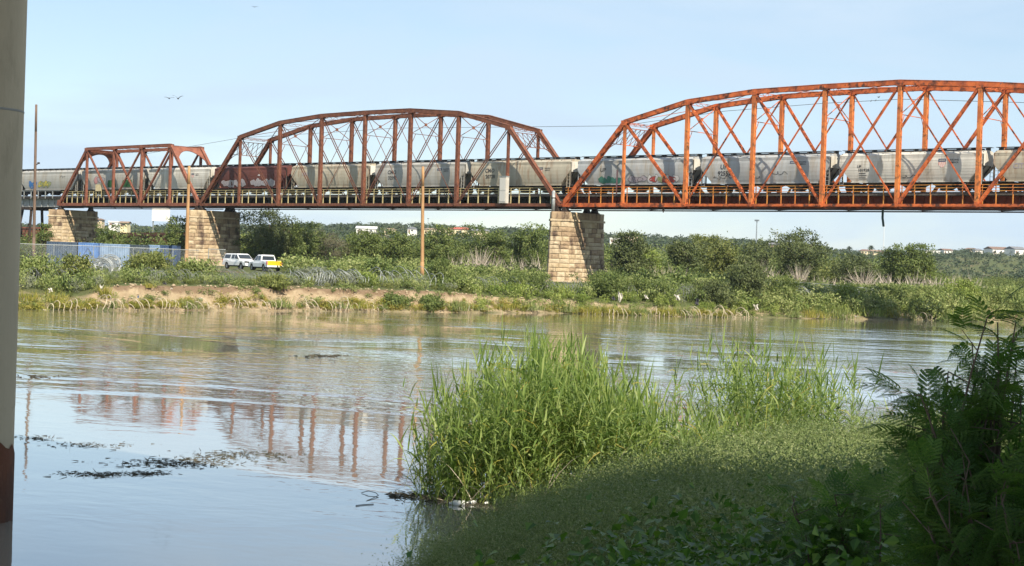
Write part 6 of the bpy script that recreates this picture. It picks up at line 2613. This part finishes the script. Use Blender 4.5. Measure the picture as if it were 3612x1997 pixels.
def reed_stand(label, stems, seed, hfun, leaf_l=(.30, .85), width=.036):
    """stems: (n,2) lateral/depth positions"""
    r = np.random.default_rng(seed)
    n = len(stems)
    l, d = stems[:, 0], stems[:, 1]
    x, y = from_ld(l, d)
    z = np.maximum(near_z(l, d), -.25)
    h = hfun(l, d, r)
    b = np.stack([x, y, z], -1)
    lean = r.normal(size=(n, 2)) * .21
    dr = unit(np.stack([lean[:, 0], lean[:, 1], np.ones(n)], -1))
    c0 = b.mean(0)
    T = thing('giant_cane_stand', label, 'reeds', (c0[0], c0[1], float(z.min())))
    o0 = np.array(T.location)
    bend = r.uniform(.02, .12, n)
    v, f = strips(b - o0, dr, h, .020, bend, 4, r, taper=.6)
    link('stems', qmesh('stems', v, f, GREEN['reed'], r.uniform(.2, .8, len(f))), T)['kind'] = 'stuff'
    # leaves alternate up the stem
    LB, LD, LL, DR = [], [], [], []
    for k in range(n):
        m_ = int(h[k] / .13)
        ts_ = np.linspace(.12, 1.0, m_)
        az = r.uniform(0, 6.28)
        for q, t in enumerate(ts_):
            p = b[k] + dr[k] * h[k] * t + np.array([0, 0, -1.0]) * bend[k] * h[k] * t * t
            a = az + (q % 2) * math.pi + r.normal() * .5
            el = r.uniform(.5, 1.25) if t < .9 else r.uniform(1.1, 1.5)
            LB.append(p - o0)
            LD.append((math.cos(a) * math.cos(el), math.sin(a) * math.cos(el), math.sin(el)))
            LL.append(r.uniform(*leaf_l) * (1.15 - .5 * abs(t - .6)))
            DR.append(r.uniform(.25, .95) if t < .92 else r.uniform(.05, .35))
    LB, LD, LL, DR = map(np.array, (LB, LD, LL, DR))
    side = unit(np.cross(LD, np.array([0, 0, 1.0]) + r.normal(size=LD.shape) * .35))
    v, f = strips(LB, LD, LL, width * r.uniform(.6, 1.35, len(LB)), DR, 4, r, side=side)
    rnd = np.repeat(r.beta(1.3, 1.3, len(LB)), 4)
    k_ = max(6, n // 5)
    i_ = r.choice(n, k_)
    dd = unit(dr[i_] + r.normal(size=(k_, 3)) * np.array([.45, .45, .1]))
    v2, f2_ = strips(b[i_] - o0, dd, h[i_] * r.uniform(.4, .95, k_), .022, r.uniform(.05, .5, k_), 4, r)
    link('dead_stalks', qmesh('dead_stalks', v2, f2_, GREEN['straw'], r.uniform(0, 1, len(f2_))), T)['kind'] = 'stuff'
    i_ = r.choice(len(LB), len(LB) // 14)
    v2, f2_ = strips(LB[i_], unit(LD[i_] + np.array([0, 0, -.9])), LL[i_] * .8, width * .8, .9, 3, r)
    link('dry_leaves', qmesh('dry_leaves', v2, f2_, GREEN['yel'], r.uniform(0, 1, len(f2_))), T)['kind'] = 'stuff'
    link('leaves', qmesh('leaves', v, f, GREEN['reed'], rnd), T)['kind'] = 'stuff'
    return T


r = np.random.default_rng(61)


def poly_pts(n, pts, r):
    """random points in a polygon of (lat, dep)"""
    pts = np.array(pts)
    lo, hi = pts.min(0), pts.max(0)
    out = []
    while len(out) < n:
        q = r.uniform(lo, hi)
        ins = False
        for i in range(len(pts)):
            a, b = pts[i], pts[(i + 1) % len(pts)]
            if (a[1] > q[1]) != (b[1] > q[1]) and q[0] < (b[0] - a[0]) * (q[1] - a[1]) / (b[1] - a[1]) + a[0]:
                ins = not ins
        if ins:
            out.append(q)
    return np.array(out)


RA = poly_pts(820, [(-1.75, 33.0), (-1.2, 31.9), (.2, 31.6), (2.6, 32.6), (3.4, 35), (2.2, 37.5), (.5, 37.4), (-.7, 36.2), (-1.6, 34.4)], r)


def h_a(l, d, r):
    env = np.interp(l, [-2.2, -1.5, -1.0, -.2, .6, 1.0, 1.5, 2.3, 3.4], [.5, 1.5, 2.3, 2.75, 3.1, 3.15, 2.6, 2.0, 1.3])
    return np.maximum(.4, env * r.uniform(.62, 1.06, len(l)))


reed_stand('dense bright green cane clump on the point in the water', RA, 62, h_a)
RB = poly_pts(230, [(4.4, 38.5), (6.2, 38.5), (8.6, 41), (8.9, 43.5), (7, 44.5), (5.0, 42.5)], r)


def h_b(l, d, r):
    env = np.interp(l, [4.3, 5.0, 5.8, 6.6, 7.6, 9], [1.7, 2.9, 3.0, 2.8, 2.6, 2.2])
    return np.maximum(.4, env * r.uniform(.5, 1.08, len(l)))


reed_stand('taller looser cane stand right of the dense clump', RB, 63, h_b)
RC = poly_pts(190, [(2.3, 32.6), (4.2, 34.5), (5.6, 38.0), (5.0, 40), (3.2, 37.8)], r)
reed_stand('lower cane growth joining the two tall cane stands', RC, 64, lambda l, d, r: r.uniform(.5, 1.35, len(l)) + (np.abs(l - 3.4) < .45) * (r.uniform(0, 1, len(l)) < .25) * 1.1)
RD = poly_pts(26, [(9.2, 43), (11.2, 44.5), (12.4, 47), (10, 46.5)], r)
reed_stand('few short cane shoots at the water beside the right bush', RD, 65, lambda l, d, r: r.uniform(.5, 1.1, len(l)))

# weeds: fuzzy fine weeds over the near bank


def weed_proto(seed):
    r = np.random.default_rng(seed)
    parts = []
    ns = 9
    b = r.normal(size=(ns, 3)) * np.array([.11, .11, 0])
    d = unit(np.stack([r.normal(size=ns) * .38, r.normal(size=ns) * .38, np.ones(ns)], -1))
    h = r.uniform(.5, 1.0, ns)
    parts.append(strips(b, d, h * 1.15, .016, .05, 2, r))
    q = []
    for k in range(ns):
        m_ = 190
        t = r.uniform(.25, 1.05, m_) ** .7
        sp = (.04 + .16 * t)[:, None]
        q.append(b[k] + d[k] * (h[k] * t)[:, None] + r.normal(size=(m_, 3)) * sp * np.array([1, 1, .6]))
    q = np.concatenate(q)
    parts.append(leaf_quads(q, .032, .40, r, dirs=np.array([[0, 0, .6]]), nrm=np.array([[0, 0, .8]])))
    v, f = join(parts)
    return v, f, r.uniform(0, 1, len(f))


PW = [weed_proto(s_) for s_ in range(6)]
r = np.random.default_rng(71)
WP = poly_pts(1500, [(-.9, 14), (-1.25, 18), (-1.55, 22.5), (-1.35, 27), (-.9, 29), (-.1, 30.8), (2.5, 31.6), (4, 35), (6, 38), (9, 42), (12.5, 47), (14.5, 46), (12, 34), (9, 24), (6, 16), (2, 12.5), (-.5, 12.5)], r)
WZ = near_z(WP[:, 0], WP[:, 1])
wx, wy = from_ld(WP[:, 0], WP[:, 1])
hs = r.uniform(.6, 1.0, len(WP)) * (1 + .5 * wave(WP[:, 0], WP[:, 1], 1.4, 44)) * 1.25 * np.interp(nb_dist(WP[:, 0], WP[:, 1]), [0, 1, 3, 6], [.38, .55, .85, 1.05])
scatter('fuzzy_weeds', 'fine fuzzy olive weeds covering the shaded near bank', PW, np.stack([wx, wy, WZ - .05], -1), np.stack([hs * 1.1, hs * 1.1, hs], -1), GREEN['weed'])

# leafy vines low in front


def vine_proto(seed):
    r = np.random.default_rng(seed)
    n = 150
    c = r.normal(size=(n, 3)) * np.array([.30, .30, .16]) + np.array([0, 0, .42])
    c[:, 2] = np.abs(c[:, 2])
    d = unit(np.stack([r.normal(size=n), r.normal(size=n), r.normal(size=n) * .35 - .25], -1))
    L = .055 * r.uniform(.6, 1.4, n)
    nrm = unit(np.array([0, 0, 1.0]) + r.normal(size=(n, 3)) * .45)
    s_ = unit(np.cross(d, nrm))
    up_ = unit(np.cross(s_, d))
    v = np.empty((n, 6, 3))
    v[:, 0] = c
    v[:, 1] = c + d * (L * .35)[:, None] + s_ * (L * .42)[:, None] + up_ * (L * .10)[:, None]
    v[:, 2] = c + d * (L)[:, None] - up_ * (L * .12)[:, None]
    v[:, 3] = c + d * (L * .35)[:, None] - s_ * (L * .42)[:, None] + up_ * (L * .10)[:, None]
    v[:, 4] = c + d * (L * .5)[:, None]
    v[:, 5] = c + d * (L * .02)[:, None]
    i = np.arange(n)[:, None] * 6
    f = np.concatenate([i + np.array([[0, 1, 2, 4]]), i + np.array([[0, 4, 2, 3]])])
    st = strips(r.normal(size=(8, 3)) * np.array([.2, .2, 0]), unit(r.normal(size=(8, 3)) * .4 + np.array([0, 0, 1.0])), .6, .012, .2, 3, r)
    vv, ff = join([(v.reshape(-1, 3), f), st])
    return vv, ff, r.uniform(0, 1, len(ff))


PV = [vine_proto(s_) for s_ in range(6)]
VP = poly_pts(240, [(-.4, 11.5), (-.3, 12.9), (1.3, 13.6), (3.2, 14.6), (5.5, 15.5), (6, 11), (3, 9.3), (0, 10.0)], r)
VZ = near_z(VP[:, 0], VP[:, 1])
wx, wy = from_ld(VP[:, 0], VP[:, 1])
hs = r.uniform(.8, 1.5, len(VP))
scatter('leafy_vines', 'dark green broad leaved vines in the bottom foreground', PV, np.stack([wx, wy, VZ], -1), np.stack([hs, hs, hs], -1), GREEN['vine'])


# feathery bush at the right: bipinnate leaves on thin branches
def pinnate_leaf(seed, pairs=7, leafl=13):
    r = np.random.default_rng(seed)
    quads = []
    L = .20
    for i in range(pairs):
        t = .18 + .82 * i / (pairs - 1)
        base = np.array([L * t, 0, -.05 * t * t])
        for s_ in (-1, 1):
            a = s_ * (1.05 - .35 * t)
            pd = np.array([math.cos(a), math.sin(a), -.20])
            pd /= np.linalg.norm(pd)
            pl = .085 * (1 - .35 * abs(t - .5))
            perp = np.array([-pd[1], pd[0], 0])
            for k in range(leafl):
                u = (k + .6) / leafl
                c = base + pd * pl * u + np.array([0, 0, -.02 * u * u])
                for w_ in (-1, 1):
                    d = perp * w_ * .9 + pd * .35
                    d = d / np.linalg.norm(d)
                    ll = .0095 * (1 - .4 * abs(u - .5))
                    sd_ = np.cross(d, (0, 0, 1.0)) * .0028
                    e = c + d * ll + np.array([0, 0, -.002])
                    quads.append((c - sd_, c + sd_, e + sd_ * .7, e - sd_ * .7))
    v = np.array(quads).reshape(-1, 3)
    f = np.arange(len(v)).reshape(-1, 4)
    return v, f, np.clip(r.normal(.5, .2, len(f)), 0, 1)


PL = [pinnate_leaf(1), pinnate_leaf(2, 6, 12), pinnate_leaf(3, 8, 12)]
PLM = [qmesh('pinnate_leaf', v_, f_, GREEN['pinn'], np.clip(t_ + h_, 0, 1)) for v_, f_, t_ in PL for h_ in (-.3, 0, .3)]


def rot_to(d, roll):
    d = d / np.linalg.norm(d)
    s_ = np.cross((0, 0, 1.0), d)
    if np.linalg.norm(s_) < 1e-3:
        s_ = np.array([1.0, 0, 0])
    s_ /= np.linalg.norm(s_)
    u = np.cross(d, s_)
    c, q = math.cos(roll), math.sin(roll)
    return np.stack([d, s_ * c + u * q, u * c - s_ * q], 1)


def feathery_bush(label, tips, seed, base_ld, leaves_per=9, scale=1.0, fill=0, fillbox=None, name='feathery_bush'):
    """tips: world points the main branches reach"""
    r = np.random.default_rng(seed)
    bx, by = from_ld(*base_ld)
    bz = float(near_z(np.array(base_ld[0]), np.array(base_ld[1])))
    T = thing(name, label, 'bush', (bx, by, bz))
    o0 = np.array([bx, by, bz])
    mb = MB()
    LP, LR, LS = [], [], []

    def add_leaf(p, d, sc_):
        LP.append(p)
        LR.append(Matrix([list(q) for q in rot_to(d, r.normal() * .6)]).to_euler())
        LS.append((sc_, sc_, sc_))
    for tip in tips:
        tip = np.asarray(tip) - o0
        st = np.array([r.normal() * .12, r.normal() * .12, -.1])
        mid_ = st + (tip - st) * .5 + r.normal(size=3) * .12 + np.array([0, 0, .12])
        pts = []
        for t in np.linspace(0, 1, 9):
            pts.append((1 - t) ** 2 * st + 2 * t * (1 - t) * mid_ + t * t * tip)
        for k in range(8):
            mb.tube(pts[k], pts[k + 1], .016 * (1.1 - k / 9), .016 * (1.1 - (k + 1) / 9), 6, cap=False)
        for q in range(leaves_per):
            t = r.uniform(.45, 1.0) if q else 1.0
            p = (1 - t) ** 2 * st + 2 * t * (1 - t) * mid_ + t * t * tip
            ax = 2 * (1 - t) * (mid_ - st) + 2 * t * (tip - mid_)
            d = unit(ax)[None][0] * .5 + unit(r.normal(size=3)) + np.array([0, 0, .15])
            add_leaf(p, d, scale * r.uniform(.75, 1.3))
            # side twig with more leaves
            if r.random() < .55:
                tw = p + unit(d) * r.uniform(.10, .28) * scale
                mb.tube(p, tw, .004, .002, 4, cap=False)
                for _ in range(2):
                    add_leaf(tw, d + r.normal(size=3) * .7, scale * r.uniform(.7, 1.2))
    mb.build('branches', BARK, T, True)
    gn_scatter('foliage', PLM, LP, np.array([tuple(e_) for e_ in LR]), LS, r.integers(0, len(PLM), len(LP)), T)['kind'] = 'stuff'
    return T


r = np.random.default_rng(91)
tips = []
for (px, py, dd) in ((3480, 1105, 9.0), (3530, 1125, 9.1), (3590, 1140, 9.2), (3450, 1330, 9.1), (3520, 1300, 9.3), (3400, 1420, 9.2), (3590, 1370, 9.2), (3500, 1440, 9.1), (3320, 1450, 9.0), (3400, 1190, 9.1), (3560, 1200, 9.4), (3350, 1290, 9.0), (3440, 1270, 9.3), (3600, 1290, 9.2), (3290, 1360, 9.1), (3340, 1400, 9.3),
                     (3460, 1380, 9.0), (3560, 1400, 9.3), (3270, 1450, 9.2), (3330, 1490, 9.4), (3420, 1470, 9.0), (3540, 1500, 9.2), (3280, 1540, 9.2), (3380, 1570, 9.0), (3480, 1560, 9.2), (3600, 1560, 9.4)):
    for _ in range(1 if py < 1450 else 2):
        tips.append(at(px + r.normal() * 22, py + r.normal() * 20, dd + r.normal() * .25))
feathery_bush('tall dark feathery leaved bush at the right edge', tips, 92, (2.75, 9.3), 9, .82)
tips = []
for _ in range(42):
    tips.append(at(r.uniform(3240, 3720), r.uniform(1600, 1930), r.uniform(8.2, 9.2)))
feathery_bush('lower dense feathery growth under the tall right bush', tips, 93, (2.75, 8.8), 9, .85)
tips = [at(r.uniform(2760, 3200), r.uniform(1740, 1960), r.uniform(11.0, 12.5)) for _ in range(16)]
feathery_bush('drooping feathery plant left of the dark bush in the foreground', tips, 94, (2.3, 11.6), 7, .95)
# dark seeding stem standing before the water
T = thing('seed_stem', 'small dark seed head stem left of the feathery bush', 'weed', (*from_ld(*ld_of(3160, 1640, 1.0)), 0.6))
o0 = np.array(T.location)
n = 60
q = np.stack([at(px_, py_, lat_dep(o0[0], o0[1])[1]) for px_, py_ in zip(r.normal(3155, 16, n), r.uniform(1515, 1640, n))])
v, f = leaf_quads(q - o0, .10, .4, r, dirs=np.array([[0, 0, 1.2]]))
link('seed_heads', qmesh('seed_heads', v, f, GREEN['weed'], r.uniform(0, .4, len(f))), T)
mb = MB()
for k in range(3):
    mb.tube((k * .05 - .05, 0, -.3), at(3150 + 10 * k, 1530, lat_dep(o0[0], o0[1])[1]) - o0, .012, .006, 5)
mb.build('stalk', BARK, T)

# unseen trees, added right of the frame to shade the near bank
for i, (l_, d_, h_, w_) in enumerate(((17, 20, 6.5, 2.6), (21, 28, 6.5, 2.8), (15.5, 12, 6.0, 2.4), (26, 36, 6, 2.8))):
    rr2 = np.random.default_rng(500 + i)
    x, y = from_ld(l_, d_)
    z = float(near_z(np.array(float(l_)), np.array(float(d_))))
    T = thing('riverside_tree', ['riverside tree just outside the right edge, nearest the dark bush', 'riverside tree outside the right edge by the water',
                                 'riverside tree outside the right edge closest to the viewer', 'outermost riverside tree beyond the right edge'][i], 'tree', (x, y, z), 0, 'shade trees right of the view')
    link('crown', crown_mesh('crown', rr2, w_, h_ - 1.2, 260, 22, .5, .26, .5, GREEN['mid']), T, (0, 0, 1.2))
    limbs('trunk', rr2, h_, w_, BARK, .16, T, 1)

# ------------------------------------------------------------------ floating debris
r = np.random.default_rng(99)


def debris(label, cx, cy, wpx, hpx, n, size, m, name='floating_debris'):
    px = r.normal(cx, wpx / 2.2, n)
    py = r.normal(cy, hpx / 2.2, n) + .06 * (px - cx) * 0
    P_ = np.array([onz(a, max(b, 1120), .012) for a, b in zip(px, py)])
    d = unit(np.stack([r.normal(size=n), r.normal(size=n), r.normal(size=n) * .12], -1))
    v, f = strips(P_, d, size * r.uniform(.4, 1.6, n), size * .16, .0, 2, r)
    o = link(name, qmesh(name, v, f, m, r.uniform(0, 1, len(f))))
    tag(o, label, kind='stuff')


MT['twig'] = leafmat('wet_twigs', [(.035, .03, .022), (.06, .05, .035), (.09, .08, .055), (.05, .055, .03)], .05)
for (cx, cy, wpx, hpx, n, s_, lab) in ((620, 1632, 240, 18, 330, .14, 'dark twig mat drifting in the left water'), (330, 1672, 150, 12, 200, .13, 'twig patch drifting left of the main mat'),
                                       (520, 1668, 90, 10, 110, .12, 'small twig patch below the main mat'), (850, 1605, 230, 22, 300, .13, 'twig scatter drifting right of the main mat'),
                                       (300, 1570, 200, 10, 110, .13, 'thin twig line near the concrete pillar'), (120, 1545, 90, 10, 60, .15, 'twigs caught beside the concrete pillar'),
                                       (1150, 1255, 90, 4, 70, .35, 'dark floating line in midstream'), (150, 1330, 80, 5, 40, .3, 'dark floating branch near the pillar')):
    debris(lab, cx, cy, wpx, hpx, n, s_, MT['twig'])
# mud and trash lip at the reed point
px = np.concatenate([r.uniform(1370, 1720, 420)])
py = 1742 + (px - 1370) * .10 + r.normal(0, 7, len(px))
P_ = np.array([onz(a, b, .02) for a, b in zip(px, py)])
d = unit(np.stack([r.normal(size=len(px)), r.normal(size=len(px)), r.normal(size=len(px)) * .2], -1))
v, f = strips(P_, d, .12 * r.uniform(.4, 1.6, len(px)), .03, .0, 2, r)
tag(link('driftwood_line', qmesh('driftwood_line', v, f, MT['twig'], r.uniform(0, 1, len(f)))), 'brown driftwood lip around the cane point', kind='stuff')
o = thing('drift_stick', 'curved dark stick floating left of the cane point', 'stick', onz(1300, 1755, 0.0))
o0 = np.array(o.location)
mb = MB(); mb.path([onz(a, b, .01 + c) - o0 for a, b, c in ((1275, 1738, 0), (1300, 1732, .04), (1325, 1738, .03), (1335, 1748, .01), (1310, 1760, 0), (1292, 1768, -.01))], .007, 5); mb.build('branch', MT['rust_d'], o)
mb = MB(); mb.path([onz(a, b, .01) - o0 for a, b in ((1255, 1783, ), (1285, 1780), (1318, 1778))], .008, 5); mb.build('twig', MT['rust_d'], o)

# ------------------------------------------------------------------ haze: a box of even, thin air round the camera and everything built
hm = bpy.data.materials.new('haze_air')
hm.use_nodes = True
hn = hm.node_tree.nodes
hn.remove(hn['Principled BSDF'])
pv = hn.new('ShaderNodeVolumePrincipled')
pv.inputs['Color'].default_value = (.80, .90, 1.0, 1)
pv.inputs['Density'].default_value = HAZE
pv.inputs['Anisotropy'].default_value = .2
hm.node_tree.links.new(pv.outputs['Volume'], hn['Material Output'].inputs['Volume'])
mb = MB()
q0 = [from_ld(a, b) for a, b in ((-7000, -320), (7000, -320), (7000, 9600), (-7000, 9600))]
mb.hexa([(x, y, -30.0) for x, y in q0] + [(x, y, 62.0) for x, y in q0])
hz_ = mb.build('haze', hm)
tag(hz_, 'thin bluish haze over the river and hills', kind='stuff')
